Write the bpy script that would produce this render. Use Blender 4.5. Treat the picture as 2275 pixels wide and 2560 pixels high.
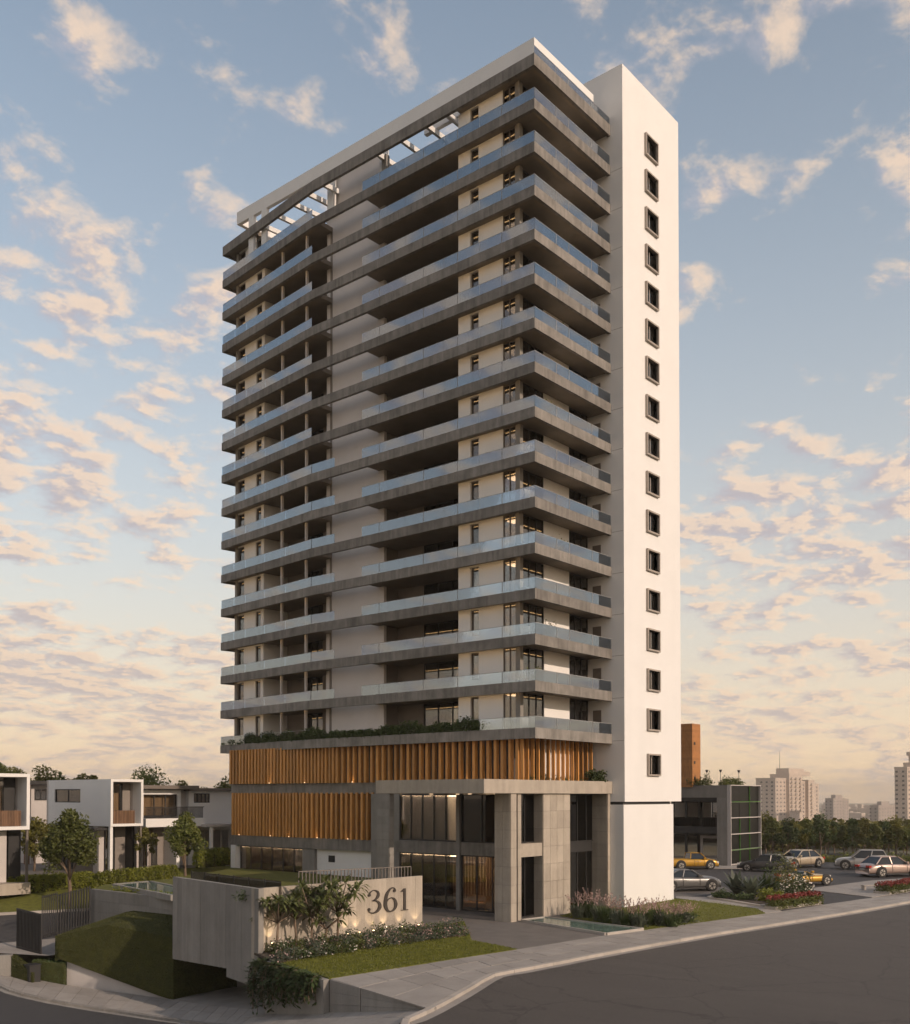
import bpy, math, random
import numpy as np
from mathutils import Vector, Matrix
random.seed(7); rng = np.random.default_rng(7)
scene = bpy.context.scene
for o in list(bpy.data.objects): bpy.data.objects.remove(o)
R_ = math.radians

# ------------------------------------------------------------------ camera
# world frame: origin below the tower's balcony corner, +X along its sunlit side, +Y along its long side, Z up, metres
FOC, CX, HOR, PITCH, CAMZ = 2540.0, 1137.5, 1990.0, R_(1.2), 8.45
RX, RY = 0.6444, -0.7647            # camera right
FX, FY = 0.7647, 0.6444             # camera forward (level)
CAM = (-(5.55*RX + 70.1*FX), -(5.55*RY + 70.1*FY))
cam_d = bpy.data.cameras.new('camera'); cam = bpy.data.objects.new('camera', cam_d)
scene.collection.objects.link(cam); scene.camera = cam
cam.location = (CAM[0], CAM[1], CAMZ)
cam.rotation_euler = (math.pi/2 + PITCH, 0, math.atan2(FY, FX) - math.pi/2)
cam_d.sensor_fit = 'HORIZONTAL'; cam_d.sensor_width = 36; cam_d.lens = 36*FOC/2275
YP = HOR - FOC*math.tan(PITCH)
cam_d.shift_y = (YP - 1280)/2275
cam_d.clip_start = 0.5; cam_d.clip_end = 20000

# ------------------------------------------------------------------ light and sky
SUN_AZ = (0.03, -0.9995)             # horizontal direction towards the sun
SUN_EL = R_(24)
sun_vec = Vector((SUN_AZ[0]*math.cos(SUN_EL), SUN_AZ[1]*math.cos(SUN_EL), math.sin(SUN_EL))).normalized()
sd = bpy.data.lights.new('sun', 'SUN'); sun = bpy.data.objects.new('sun', sd); scene.collection.objects.link(sun)
sd.energy = 2.5; sd.angle = R_(0.6); sd.color = (1.0, 0.785, 0.615)
sun.rotation_euler = sun_vec.to_track_quat('Z', 'Y').to_euler(); sun.location = (0, -60, 90)

w = bpy.data.worlds.new('World'); scene.world = w; w.use_nodes = True
nt = w.node_tree; N = nt.nodes; L = nt.links
for n in list(N): N.remove(n)
def nd(t, **kw):
    n = N.new(t)
    for k, v in kw.items(): setattr(n, k, v)
    return n
def wmath(op, a, b=None, c=None, clamp=False):
    n = nd('ShaderNodeMath', operation=op, use_clamp=clamp)
    for i, v in enumerate((a, b, c)):
        if v is None: continue
        if isinstance(v, (int, float)): n.inputs[i].default_value = v
        else: L.new(v, n.inputs[i])
    return n.outputs[0]
def wmix(fac, a, b):
    n = nd('ShaderNodeMix', data_type='RGBA')
    for s, v in ((n.inputs[0], fac), (n.inputs[6], a), (n.inputs[7], b)):
        if isinstance(v, (int, float)): s.default_value = v
        elif isinstance(v, tuple): s.default_value = (*v, 1)
        else: L.new(v, s)
    return n.outputs[2]
sky = nd('ShaderNodeTexSky', sky_type='NISHITA'); sky.sun_disc = False
sky.sun_elevation = R_(14); sky.sun_rotation = math.atan2(SUN_AZ[0], SUN_AZ[1])
sky.air_density = 1.2; sky.dust_density = 1.2; sky.ozone_density = 1.4; sky.altitude = 100
tc = nd('ShaderNodeTexCoord'); sep = nd('ShaderNodeSeparateXYZ'); L.new(tc.outputs['Generated'], sep.inputs[0])
zz = wmath('MAXIMUM', sep.outputs[2], 0.0)
den = wmath('ADD', zz, 0.20)
cmb = nd('ShaderNodeCombineXYZ')
L.new(wmath('DIVIDE', sep.outputs[0], den), cmb.inputs[0]); L.new(wmath('DIVIDE', sep.outputs[1], den), cmb.inputs[1])
def cloud_noise(off, scale, detail, rough, dist=0.0):
    mp = nd('ShaderNodeMapping'); L.new(cmb.outputs[0], mp.inputs[0]); mp.inputs['Location'].default_value = off
    n = nd('ShaderNodeTexNoise'); L.new(mp.outputs[0], n.inputs['Vector'])
    n.inputs['Scale'].default_value = scale; n.inputs['Detail'].default_value = detail
    n.inputs['Roughness'].default_value = rough; n.inputs['Distortion'].default_value = dist
    return n.outputs['Fac']
CO = (2.3, 6.1, 0.4); CS = 9.2
n1 = cloud_noise(CO, CS, 10, 0.58, 0.15)
SH = 0.028
n1s = cloud_noise((CO[0]+SUN_AZ[0]*SH, CO[1]+SUN_AZ[1]*SH, CO[2]), CS, 6, 0.58, 0.15)
n2 = cloud_noise((9.3, 1.2, 5.0), 1.5, 3, 0.55)
cover = wmath('ADD', n1, wmath('MULTIPLY', wmath('SUBTRACT', n2, 0.5), 0.85))
low = wmath('SUBTRACT', 1.0, wmath('DIVIDE', zz, 0.42), clamp=True)      # more cloud low down
cover = wmath('ADD', cover, wmath('MULTIPLY', low, 0.10))
mr = nd('ShaderNodeMapRange', interpolation_type='SMOOTHSTEP'); L.new(cover, mr.inputs[0])
mr.inputs[1].default_value = 0.455; mr.inputs[2].default_value = 0.67
mask = mr.outputs[0]
lit = nd('ShaderNodeMapRange', interpolation_type='SMOOTHSTEP'); L.new(wmath('SUBTRACT', n1, n1s), lit.inputs[0])
lit.inputs[1].default_value = -0.07; lit.inputs[2].default_value = 0.06
thick = nd('ShaderNodeMapRange', interpolation_type='SMOOTHSTEP'); L.new(cover, thick.inputs[0])
thick.inputs[1].default_value = 0.53; thick.inputs[2].default_value = 0.72
warm = wmath('SUBTRACT', 1.0, thick.outputs[0])
ccol = wmix(lit.outputs[0], (3.3, 3.1, 3.45), (6.6, 4.95, 3.55))
ccol = wmix(wmath('MULTIPLY', thick.outputs[0], wmath('SUBTRACT', 0.85, wmath('MULTIPLY', lit.outputs[0], 0.55))), ccol, (3.35, 3.0, 3.15))
# clear sky: physical sky, with pale warm haze that thickens towards the horizon all round
up = wmath('SUBTRACT', 1.0, zz, clamp=True)
skyc = wmix(wmath('MULTIPLY', wmath('POWER', up, 1.6), 0.80), sky.outputs[0], (5.0, 5.05, 5.05))
skyc = wmix(wmath('MULTIPLY', wmath('POWER', up, 7.0), 0.95, clamp=True), skyc, (6.7, 4.75, 2.8))
ccol = wmix(wmath('MULTIPLY', wmath('POWER', up, 9.0), 0.45), ccol, (4.9, 3.65, 2.5))
final = wmix(wmath('MULTIPLY', mask, 0.86), skyc, ccol)
bg = nd('ShaderNodeBackground'); L.new(final, bg.inputs[0]); bg.inputs[1].default_value = 0.130
out = nd('ShaderNodeOutputWorld'); L.new(bg.outputs[0], out.inputs[0])

vs = scene.view_settings; vs.view_transform = 'Standard'; vs.look = 'None'; vs.gamma = 1; vs.exposure = 0.27
vs.use_curve_mapping = False
scene.render.engine = 'CYCLES'
cy = scene.cycles
cy.max_bounces = 5; cy.diffuse_bounces = 3; cy.glossy_bounces = 2; cy.transmission_bounces = 2; cy.transparent_max_bounces = 12
cy.caustics_reflective = False; cy.caustics_refractive = False; cy.sample_clamp_indirect = 6
cy.use_denoising = True; cy.use_adaptive_sampling = True; cy.adaptive_threshold = 0.035; cy.volume_bounces = 0; cy.volume_max_steps = 64

# ------------------------------------------------------------------ helpers
def LD(lat, dep): return (CAM[0] + lat*RX + dep*FX, CAM[1] + lat*RY + dep*FY)
def ray(px, py):
    a = (px - CX)/FOC; u = (YP - py)/FOC
    return a, math.cos(PITCH) - u*math.sin(PITCH), math.sin(PITCH) + u*math.cos(PITCH)
def P(px, py, z):
    a, h, v = ray(px, py); t = (z - CAMZ)/v
    x, y = LD(a*t, h*t); return (x, y, z)
def at(px, dep):                     # plan point in a given direction at a given distance
    return LD((px - CX)/FOC*dep, dep)
def along(px, A, B, py=1990):        # distance from A along A->B where the direction px meets it
    a, h, v = ray(px, py); rx, ry = a*RX + h*FX, a*RY + h*FY
    dx, dy = B[0]-A[0], B[1]-A[1]; l = math.hypot(dx, dy); dx /= l; dy /= l
    ax, ay = A[0]-CAM[0], A[1]-CAM[1]
    # CAM + t*r = A + s*d
    det = rx*(-dy) - ry*(-dx)
    s = (rx*ay - ry*ax)/det
    return s
def yx(px, X=0.0, py=1990): return along(px, (X, 0), (X, 1), py)
def xy(px, Y=0.0, py=1990): return along(px, (0, Y), (1, Y), py)
def zat(px_y, x, y):
    d = (x-CAM[0])*FX + (y-CAM[1])*FY
    return CAMZ + d*math.tan(PITCH + math.atan((YP - px_y)/FOC))
def depth(x, y): return (x-CAM[0])*FX + (y-CAM[1])*FY

C = scene.collection
ORD = ['first','second','third','fourth','fifth','sixth','seventh','eighth','ninth','tenth','eleventh','twelfth','thirteenth','fourteenth','fifteenth','sixteenth','seventeenth','eighteenth','nineteenth','twentieth']
ORD += ['twenty-'+o for o in ORD[:9]] + ['thirtieth']
class MB:
    def __init__(s): s.v = []; s.f = []
    def add(s, v, f):
        k = len(s.v); s.v += [tuple(p) for p in v]; s.f += [tuple(i+k for i in q) for q in f]; return s
    def box(s, x0, y0, z0, x1, y1, z1):
        if x1 < x0: x0, x1 = x1, x0
        if y1 < y0: y0, y1 = y1, y0
        if z1 < z0: z0, z1 = z1, z0
        return s.add([(x0,y0,z0),(x1,y0,z0),(x1,y1,z0),(x0,y1,z0),(x0,y0,z1),(x1,y0,z1),(x1,y1,z1),(x0,y1,z1)],
              [(0,3,2,1),(4,5,6,7),(0,1,5,4),(1,2,6,5),(2,3,7,6),(3,0,4,7)])
    def prism(s, poly, z0, z1):      # z0/z1 numbers or lists
        n = len(poly); a = sum(poly[i][0]*poly[(i+1)%n][1]-poly[(i+1)%n][0]*poly[i][1] for i in range(n))
        zb = z0 if isinstance(z0, (list, tuple)) else [z0]*n; zt = z1 if isinstance(z1, (list, tuple)) else [z1]*n
        idx = list(range(n))
        if a < 0: idx.reverse()
        v = [(poly[i][0], poly[i][1], zb[i]) for i in idx] + [(poly[i][0], poly[i][1], zt[i]) for i in idx]
        f = [tuple(reversed(range(n))), tuple(range(n, 2*n))] + [(i, (i+1)%n, n+(i+1)%n, n+i) for i in range(n)]
        return s.add(v, f)
    def wall(s, A, B, z0, z1, th, side=1, s0=0.0, s1=None):   # a wall along A->B, thickness to one side
        dx, dy = B[0]-A[0], B[1]-A[1]; l = math.hypot(dx, dy); dx /= l; dy /= l
        if s1 is None: s1 = l
        nx, ny = -dy*side*th, dx*side*th
        a = (A[0]+dx*s0, A[1]+dy*s0); b = (A[0]+dx*s1, A[1]+dy*s1)
        return s.prism([a, b, (b[0]+nx, b[1]+ny), (a[0]+nx, a[1]+ny)], z0, z1)
    def cyl(s, c, r, z0, z1, n=12, r1=None):
        r1 = r if r1 is None else r1
        v = [(c[0]+r*math.cos(2*math.pi*i/n), c[1]+r*math.sin(2*math.pi*i/n), z0) for i in range(n)]
        v += [(c[0]+r1*math.cos(2*math.pi*i/n), c[1]+r1*math.sin(2*math.pi*i/n), z1) for i in range(n)]
        return s.add(v, [tuple(reversed(range(n))), tuple(range(n, 2*n))] + [(i, (i+1)%n, n+(i+1)%n, n+i) for i in range(n)])
    def tube(s, pts, rad, n=6):
        k0 = len(s.v); pts = [Vector(p) for p in pts]
        if not isinstance(rad, (list, tuple)): rad = [rad]*len(pts)
        up0 = None
        for i, p in enumerate(pts):
            d = (pts[min(i+1, len(pts)-1)] - pts[max(i-1, 0)]).normalized()
            u = d.cross(Vector((0,0,1)));
            if u.length < 1e-3: u = d.cross(Vector((1,0,0)))
            u.normalize()
            if up0 is not None and u.dot(up0) < 0: u = -u
            up0 = u; w_ = d.cross(u)
            for j in range(n):
                a = 2*math.pi*j/n; q = p + (u*math.cos(a) + w_*math.sin(a))*rad[i]; s.v.append(tuple(q))
        for i in range(len(pts)-1):
            for j in range(n):
                s.f.append((k0+i*n+j, k0+i*n+(j+1)%n, k0+(i+1)*n+(j+1)%n, k0+(i+1)*n+j))
        s.f.append(tuple(k0+j for j in reversed(range(n)))); s.f.append(tuple(k0+(len(pts)-1)*n+j for j in range(n)))
        return s
    def mesh(s, name, m, smooth=False):
        me = bpy.data.meshes.new(name); me.from_pydata(s.v, [], s.f); me.materials.append(m)
        if smooth: me.polygons.foreach_set('use_smooth', [True]*len(me.polygons))
        me.update(); return me
    def build(s, name, m, parent=None, smooth=False, kind=None):
        return link(name, s.mesh(name, m, smooth), parent, kind)
def link(name, me, parent=None, kind=None, local=False):
    o = bpy.data.objects.new(name, me); C.objects.link(o)
    if parent is not None:
        o.parent = parent
        if not local: o.matrix_parent_inverse = parent_world(parent).inverted()
    if kind: o['kind'] = kind
    return o
def parent_world(p):
    m = p.matrix_basis.copy()
    if p.parent: m = parent_world(p.parent) @ p.matrix_parent_inverse @ m
    return m
def tag(o, label, cat, group=None):
    o['label'] = label; o['category'] = cat
    if group: o['group'] = group
    return o
def thing(name, label, cat, loc=(0,0,0), rotz=0.0, group=None, scale=1.0):
    o = bpy.data.objects.new(name, None); C.objects.link(o); o.empty_display_size = 0.3
    o.location = loc; o.rotation_euler = (0, 0, rotz); o.scale = (scale,)*3
    return tag(o, label, cat, group)
def struct(o): o['kind'] = 'structure'; return o
_unit = {}
def ibox(name, m, parent, c, size, rotz=0.0):      # shares one unit block per material
    me = _unit.get(m.name)
    if me is None:
        me = MB().box(-.5,-.5,-.5,.5,.5,.5).mesh('block_' + m.name, m); _unit[m.name] = me
    o = link(name, me, parent); o.location = c; o.scale = size; o.rotation_euler = (0, 0, rotz); return o
def copy_tree(o, parent=None):
    c = o.copy(); C.objects.link(c); c.parent = parent
    for ch in o.children: copy_tree(ch, c)
    return c
def ladd(a, b, t): return tuple(x + (y-x)*t for x, y in zip(a, b))
def resample(pts, n):
    pts = [Vector(p) for p in pts]; d = [0]
    for i in range(len(pts)-1): d.append(d[-1] + (pts[i+1]-pts[i]).length)
    o = []
    for k in range(n+1):
        t = d[-1]*k/n; i = max(j for j in range(len(d)) if d[j] <= t + 1e-9); i = min(i, len(pts)-2)
        u = (t-d[i])/max(1e-9, d[i+1]-d[i]); o.append(pts[i].lerp(pts[i+1], min(1, u)))
    return o

# ------------------------------------------------------------------ materials
class Mat:
    def __init__(s, name):
        s.m = bpy.data.materials.new(name); s.m.use_nodes = True; s.nt = s.m.node_tree
        s.b = s.nt.nodes['Principled BSDF']; s.n = s.nt.nodes; s.l = s.nt.links
        s.geo = s.n.new('ShaderNodeNewGeometry'); s.oi = s.n.new('ShaderNodeObjectInfo')
    def pos(s, scale=(1,1,1), coord=None):
        mp = s.n.new('ShaderNodeMapping'); mp.inputs['Scale'].default_value = scale
        s.l.new(coord or s.geo.outputs['Position'], mp.inputs[0]); return mp.outputs[0]
    def noise(s, scale, detail=4, rough=0.6, vs=(1,1,1), dist=0.0):
        n = s.n.new('ShaderNodeTexNoise'); s.l.new(s.pos(vs), n.inputs['Vector'])
        n.inputs['Scale'].default_value = scale; n.inputs['Detail'].default_value = detail; n.inputs['Roughness'].default_value = rough
        n.inputs['Distortion'].default_value = dist
        return n.outputs['Fac']
    def ramp(s, fac, stops):
        r = s.n.new('ShaderNodeValToRGB'); s.l.new(fac, r.inputs[0]); e = r.color_ramp.elements
        while len(e) < len(stops): e.new(0.5)
        for k, (p, c) in enumerate(stops): e[k].position = p; e[k].color = (*c, 1)
        return r.outputs[0]
    def mix(s, fac, a, b, mode='MIX'):
        n = s.n.new('ShaderNodeMix'); n.data_type = 'RGBA'; n.blend_type = mode
        for k, v in ((0, fac), (6, a), (7, b)):
            if isinstance(v, (int, float)): n.inputs[k].default_value = v
            elif isinstance(v, tuple): n.inputs[k].default_value = (*v, 1)
            else: s.l.new(v, n.inputs[k])
        return n.outputs[2]
    def rnd(s, lo, hi):
        mr = s.n.new('ShaderNodeMapRange'); s.l.new(s.oi.outputs['Random'], mr.inputs[0]); mr.inputs[3].default_value = lo; mr.inputs[4].default_value = hi
        return mr.outputs[0]
    def scale_col(s, col, f):
        n = s.n.new('ShaderNodeVectorMath'); n.operation = 'SCALE'
        if isinstance(col, tuple): n.inputs[0].default_value = col
        else: s.l.new(col, n.inputs[0])
        s.l.new(f, n.inputs['Scale']); return n.outputs[0]
    def bump(s, fac, strength, dist=0.05):
        b = s.n.new('ShaderNodeBump'); b.inputs['Strength'].default_value = strength; b.inputs['Distance'].default_value = dist
        s.l.new(fac, b.inputs['Height']); s.l.new(b.outputs[0], s.b.inputs['Normal'])
    def set(s, col=None, rough=None, **kw):
        if col is not None:
            if isinstance(col, tuple): s.b.inputs['Base Color'].default_value = (*col, 1)
            else: s.l.new(col, s.b.inputs['Base Color'])
        if rough is not None: s.b.inputs['Roughness'].default_value = rough
        for k, v in kw.items(): s.b.inputs[k.replace('_', ' ')].default_value = v
        return s.m
def m_concrete(name, base, var=0.35, rough=0.8, streak=True, boards=None, rnd=0.1):
    m = Mat(name)
    lo = tuple(c*(1-var) for c in base); hi = tuple(min(1, c*(1+var)) for c in base)
    c = m.ramp(m.noise(0.7, 6, 0.65), [(0.36, lo), (0.64, hi)])
    if streak: c = m.mix(0.5, c, m.ramp(m.noise(2.2, 4, 0.6, (1.2, 1.2, 0.09)), [(0.35, lo), (0.65, hi)]))
    fine = m.noise(14, 4, 0.7)
    c = m.mix(0.35, c, m.ramp(fine, [(0.25, lo), (0.75, hi)]))
    pits = m.ramp(m.noise(5.5, 2, 0.5), [(0.72, (1,1,1)), (0.80, (0.62,0.6,0.58))])
    c = m.mix(0.8, c, pits, 'MULTIPLY')
    c = m.scale_col(c, m.rnd(1-rnd, 1+rnd))
    m.bump(fine, 0.25, 0.02); return m.set(c, rough)
def m_plain(name, col, rough=0.6, var=0.12, nscale=1.5, rnd=0.0, bump=0.0, **kw):
    m = Mat(name); lo = tuple(x*(1-var) for x in col); hi = tuple(min(1, x*(1+var)) for x in col)
    nz = m.noise(nscale, 5, 0.6); c = m.ramp(nz, [(0.3, lo), (0.7, hi)])
    if rnd: c = m.scale_col(c, m.rnd(1-rnd, 1+rnd))
    if bump: m.bump(m.noise(nscale*8, 4, 0.7), bump, 0.02)
    return m.set(c, rough, **kw)
def m_glass(name, tint, refl, rough=0.02, base=0.12):
    m = Mat(name); n, l = m.n, m.l; n.remove(m.b)
    tr = n.new('ShaderNodeBsdfTransparent'); tr.inputs[0].default_value = (*tint, 1)
    gl = n.new('ShaderNodeBsdfGlossy'); gl.inputs['Roughness'].default_value = rough; gl.inputs[0].default_value = (*refl, 1)
    lw = n.new('ShaderNodeLayerWeight'); lw.inputs[0].default_value = 0.35
    mr = n.new('ShaderNodeMapRange'); l.new(lw.outputs['Fresnel'], mr.inputs[0]); mr.inputs[3].default_value = base; mr.inputs[4].default_value = 0.95
    mx = n.new('ShaderNodeMixShader'); l.new(mr.outputs[0], mx.inputs[0]); l.new(tr.outputs[0], mx.inputs[1]); l.new(gl.outputs[0], mx.inputs[2])
    l.new(mx.outputs[0], n['Material Output'].inputs[0]); return m.m
def m_emit(name, col, s):
    m = Mat(name); m.n.remove(m.b); e = m.n.new('ShaderNodeEmission'); e.inputs[0].default_value = (*col, 1); e.inputs[1].default_value = s
    m.l.new(e.outputs[0], m.n['Material Output'].inputs[0]); return m.m
def m_leaf(name, a, b, trans=0.25, nscale=1.3):
    m = Mat(name); c = m.ramp(m.noise(nscale, 5, 0.7), [(0.3, a), (0.7, b)])
    c = m.scale_col(c, m.rnd(0.8, 1.2))
    m.set(c, 0.6); m.b.inputs['Subsurface Weight'].default_value = 0.0
    t = m.n.new('ShaderNodeBsdfTranslucent'); m.l.new(c, t.inputs[0])
    mx = m.n.new('ShaderNodeMixShader'); mx.inputs[0].default_value = trans
    m.l.new(m.b.outputs[0], mx.inputs[1]); m.l.new(t.outputs[0], mx.inputs[2]); m.l.new(mx.outputs[0], m.n['Material Output'].inputs[0]); return m.m
def m_timber(name, base, rnd=0.25):
    m = Mat(name); g = m.noise(3.0, 5, 0.65, (4, 4, 0.35), 0.6)
    c = m.ramp(g, [(0.25, tuple(x*0.6 for x in base)), (0.5, base), (0.8, tuple(min(1, x*1.35) for x in base))])
    c = m.scale_col(c, m.rnd(1-rnd, 1+rnd)); m.bump(g, 0.3, 0.02); return m.set(c, 0.55)

M = {}
M['fascia'] = m_concrete('dark_concrete', (0.205, 0.188, 0.168), 0.62)
M['concrete'] = m_concrete('pale_concrete', (0.385, 0.335, 0.275), 0.26)
M['concrete_mid'] = m_concrete('grey_concrete', (0.235, 0.22, 0.20), 0.25)
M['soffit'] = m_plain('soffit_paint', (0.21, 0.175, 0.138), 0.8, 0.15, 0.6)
def m_render(name, base):
    m = Mat(name); k = lambda f: tuple(min(1, x*f) for x in base)
    c = m.ramp(m.noise(0.5, 5, 0.6), [(0.3, k(.96)), (0.7, k(1.02))]); c = m.mix(0.22, c, m.ramp(m.noise(0.8, 3, 0.5, (1, 1, 0.06)), [(0.30, k(.92)), (0.6, k(1.02))]))
    m.bump(m.noise(5, 4, 0.7), 0.06, 0.02); return m.set(c, 0.75)
M['white'] = m_render('white_render', (0.79, 0.775, 0.755))
M['white2'] = m_plain('off_white_render', (0.52, 0.48, 0.455), 0.8, 0.08, 0.4, bump=0.06)
M['shaded_white'] = m_plain('shaded_white_render', (0.70, 0.655, 0.63), 0.8, 0.06, 0.4, bump=0.06)  # the white render toned down, shade of the recess put into its colour
M['taupe'] = m_plain('taupe_wall', (0.23, 0.20, 0.175), 0.75, 0.1, 0.5)
M['dark'] = m_plain('dark_metal', (0.024, 0.023, 0.023), 0.6, 0.1)
M['frame'] = m_plain('bronze_frame', (0.17, 0.145, 0.125), 0.5, 0.12)
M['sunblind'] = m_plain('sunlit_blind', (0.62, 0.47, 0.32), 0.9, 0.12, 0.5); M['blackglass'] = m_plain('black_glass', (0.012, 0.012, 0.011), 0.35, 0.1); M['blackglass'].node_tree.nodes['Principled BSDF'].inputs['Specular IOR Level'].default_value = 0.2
M['frame_pale'] = m_plain('stone_frame', (0.36, 0.31, 0.265), 0.6, 0.12)
M['steel'] = m_plain('grey_metal', (0.30, 0.30, 0.30), 0.4, 0.1)
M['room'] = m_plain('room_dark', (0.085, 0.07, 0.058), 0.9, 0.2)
M['room_warm'] = m_plain('room_warm', (0.50, 0.37, 0.25), 0.8, 0.15, 0.4)
def m_cloth(name, col):
    m = Mat(name); m.set(col, 0.9); t = m.n.new('ShaderNodeBsdfTranslucent'); t.inputs[0].default_value = (*col, 1); mx = m.n.new('ShaderNodeMixShader'); mx.inputs[0].default_value = 0.5
    m.l.new(m.b.outputs[0], mx.inputs[1]); m.l.new(t.outputs[0], mx.inputs[2]); m.l.new(mx.outputs[0], m.n['Material Output'].inputs[0]); return m.m
M['curtain'] = m_cloth('curtain_cloth', (0.52, 0.46, 0.40)); M['blind'] = m_cloth('white_blind', (0.72, 0.68, 0.63))
M['timber'] = m_timber('timber_batten', (0.50, 0.235, 0.062))
M['timber2'] = m_timber('brown_timber', (0.16, 0.085, 0.045))
M['brick_clad'] = m_timber('orange_cladding', (0.40, 0.17, 0.05), 0.1)
M['balglass'] = m_glass('balustrade_glass', (0.80, 0.86, 0.90), (0.80, 0.88, 0.96), 0.03, 0.24)
M['houseglass'] = m_glass('house_glass', (0.5, 0.48, 0.45), (1.0, 0.93, 0.84), 0.015, 0.60)
M['winglass'] = m_glass('window_glass', (0.80, 0.78, 0.75), (0.9, 0.9, 0.9), 0.015, 0.07)
M['darkglass'] = m_glass('dark_glass', (0.10, 0.10, 0.10), (0.6, 0.6, 0.6), 0.02, 0.06)
M['led'] = m_emit('warm_strip', (1.0, 0.62, 0.28), 3.2)
M['lamp'] = m_emit('warm_lamp', (1.0, 0.66, 0.36), 7)
M['lamp_lobby'] = m_emit('lobby_lamp', (1.0, 0.70, 0.42), 17)
M['lampsoft'] = m_emit('soft_lamp', (1.0, 0.68, 0.40), 2.2)
def m_asphalt(name, base):
    m = Mat(name); k = lambda f: tuple(x*f for x in base)
    c = m.ramp(m.noise(0.22, 5, 0.6), [(0.35, k(.78)), (0.65, k(1.22))])                  # patches
    c = m.mix(0.55, c, m.ramp(m.noise(0.6, 4, 0.6, (1.0, 0.08, 1.0)), [(0.35, k(.75)), (0.65, k(1.25))]))   # wheel wear
    sp = m.noise(22, 3, 0.75); c = m.mix(0.6, c, m.ramp(sp, [(0.30, k(.55)), (0.5, base), (0.72, k(1.75))]))
    v = m.n.new('ShaderNodeTexVoronoi'); v.feature = 'DISTANCE_TO_EDGE'; v.inputs['Scale'].default_value = 0.16
    wv = m.n.new('ShaderNodeVectorMath'); wv.operation = 'ADD'; nz = m.n.new('ShaderNodeTexNoise'); nz.inputs['Scale'].default_value = 0.9; nz.inputs['Detail'].default_value = 5
    m.l.new(m.geo.outputs['Position'], nz.inputs['Vector']); m.l.new(m.geo.outputs['Position'], wv.inputs[0]); m.l.new(nz.outputs['Color'], wv.inputs[1]); m.l.new(wv.outputs[0], v.inputs['Vector'])
    cr = m.ramp(v.outputs['Distance'], [(0.0, (.45, .45, .45)), (0.012, (1, 1, 1))]); c = m.mix(0.7, c, cr, 'MULTIPLY')
    m.bump(sp, 0.5, 0.02); return m.set(c, 0.82)
M['asphalt'] = m_asphalt('asphalt', (0.068, 0.059, 0.053)); M['asphalt_dark'] = m_asphalt('asphalt_dark', (0.048, 0.046, 0.047))
M['paving'] = m_concrete('paving_slab', (0.30, 0.275, 0.25), 0.16, rnd=0.10, streak=False)
M['kerb'] = m_concrete('kerb_stone', (0.40, 0.36, 0.32), 0.15, rnd=0.08, streak=False)
M['drive'] = m_plain('driveway_paving', (0.15, 0.135, 0.122), 0.8, 0.15, 0.8, bump=0.2)
M['lawn'] = m_plain('lawn_turf', (0.105, 0.110, 0.010), 0.95, 0.3, 2.5, bump=0.6)
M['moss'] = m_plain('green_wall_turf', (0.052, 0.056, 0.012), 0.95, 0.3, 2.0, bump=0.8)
M['soil'] = m_plain('soil', (0.06, 0.045, 0.03), 0.95, 0.3, 3)
M['earth'] = m_plain('earth', (0.15, 0.14, 0.10), 0.95, 0.3, 0.05)
M['water'] = m_plain('pool_water', (0.14, 0.21, 0.18), 0.08, 0.35, 0.9)
M['blade'] = m_leaf('grass_blade', (0.095, 0.110, 0.010), (0.175, 0.180, 0.020))
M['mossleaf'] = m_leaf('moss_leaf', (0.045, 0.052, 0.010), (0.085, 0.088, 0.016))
M['leaf'] = m_leaf('tree_leaf', (0.065, 0.090, 0.020), (0.155, 0.165, 0.036))
M['leaf_olive'] = m_leaf('olive_leaf', (0.10, 0.105, 0.022), (0.20, 0.18, 0.038))
M['leaf_dark'] = m_leaf('dark_leaf', (0.034, 0.058, 0.018), (0.085, 0.115, 0.034))
M['leaf_fig'] = m_leaf('long_leaf', (0.07, 0.092, 0.026), (0.16, 0.175, 0.052))
M['leaf_grey'] = m_leaf('grey_leaf', (0.06, 0.075, 0.05), (0.14, 0.16, 0.11))
M['hedge'] = m_leaf('hedge_leaf', (0.12, 0.145, 0.014), (0.24, 0.245, 0.028))
M['bark'] = m_plain('bark', (0.16, 0.115, 0.08), 0.9, 0.35, 4)
M['pink'] = m_leaf('pink_flower', (0.34, 0.22, 0.20), (0.50, 0.36, 0.32), 0.2, 6)
M['white_flower'] = m_leaf('white_flower', (0.60, 0.55, 0.48), (0.75, 0.68, 0.60), 0.2, 6)
M['red_flower'] = m_leaf('red_flower', (0.16, 0.022, 0.022), (0.30, 0.06, 0.04), 0.2, 6)
M['plume'] = m_leaf('plume', (0.28, 0.19, 0.16), (0.46, 0.33, 0.27), 0.3, 5)
M['letter'] = m_plain('letter_metal', (0.045, 0.036, 0.03), 0.5, 0.2)
M['tyre'] = m_plain('tyre_rubber', (0.02, 0.02, 0.02), 0.8, 0.1)
M['rim'] = m_plain('wheel_rim', (0.45, 0.43, 0.40), 0.35, 0.1, Metallic=0.7)
M['carglass'] = m_plain('car_glass', (0.02, 0.024, 0.028), 0.05, 0.05)
M['tail'] = m_plain('tail_lamp', (0.45, 0.03, 0.02), 0.2, 0.1)
M['head'] = m_plain('head_lamp', (0.75, 0.72, 0.68), 0.1, 0.05)
def m_paint(name, col, metal=0.35):
    m = m_plain(name, col, 0.28, 0.05, 1.0); b = m.node_tree.nodes['Principled BSDF']; b.inputs['Metallic'].default_value = metal
    b.inputs['Coat Weight'].default_value = 0.6; b.inputs['Coat Roughness'].default_value = 0.06; return m
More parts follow.
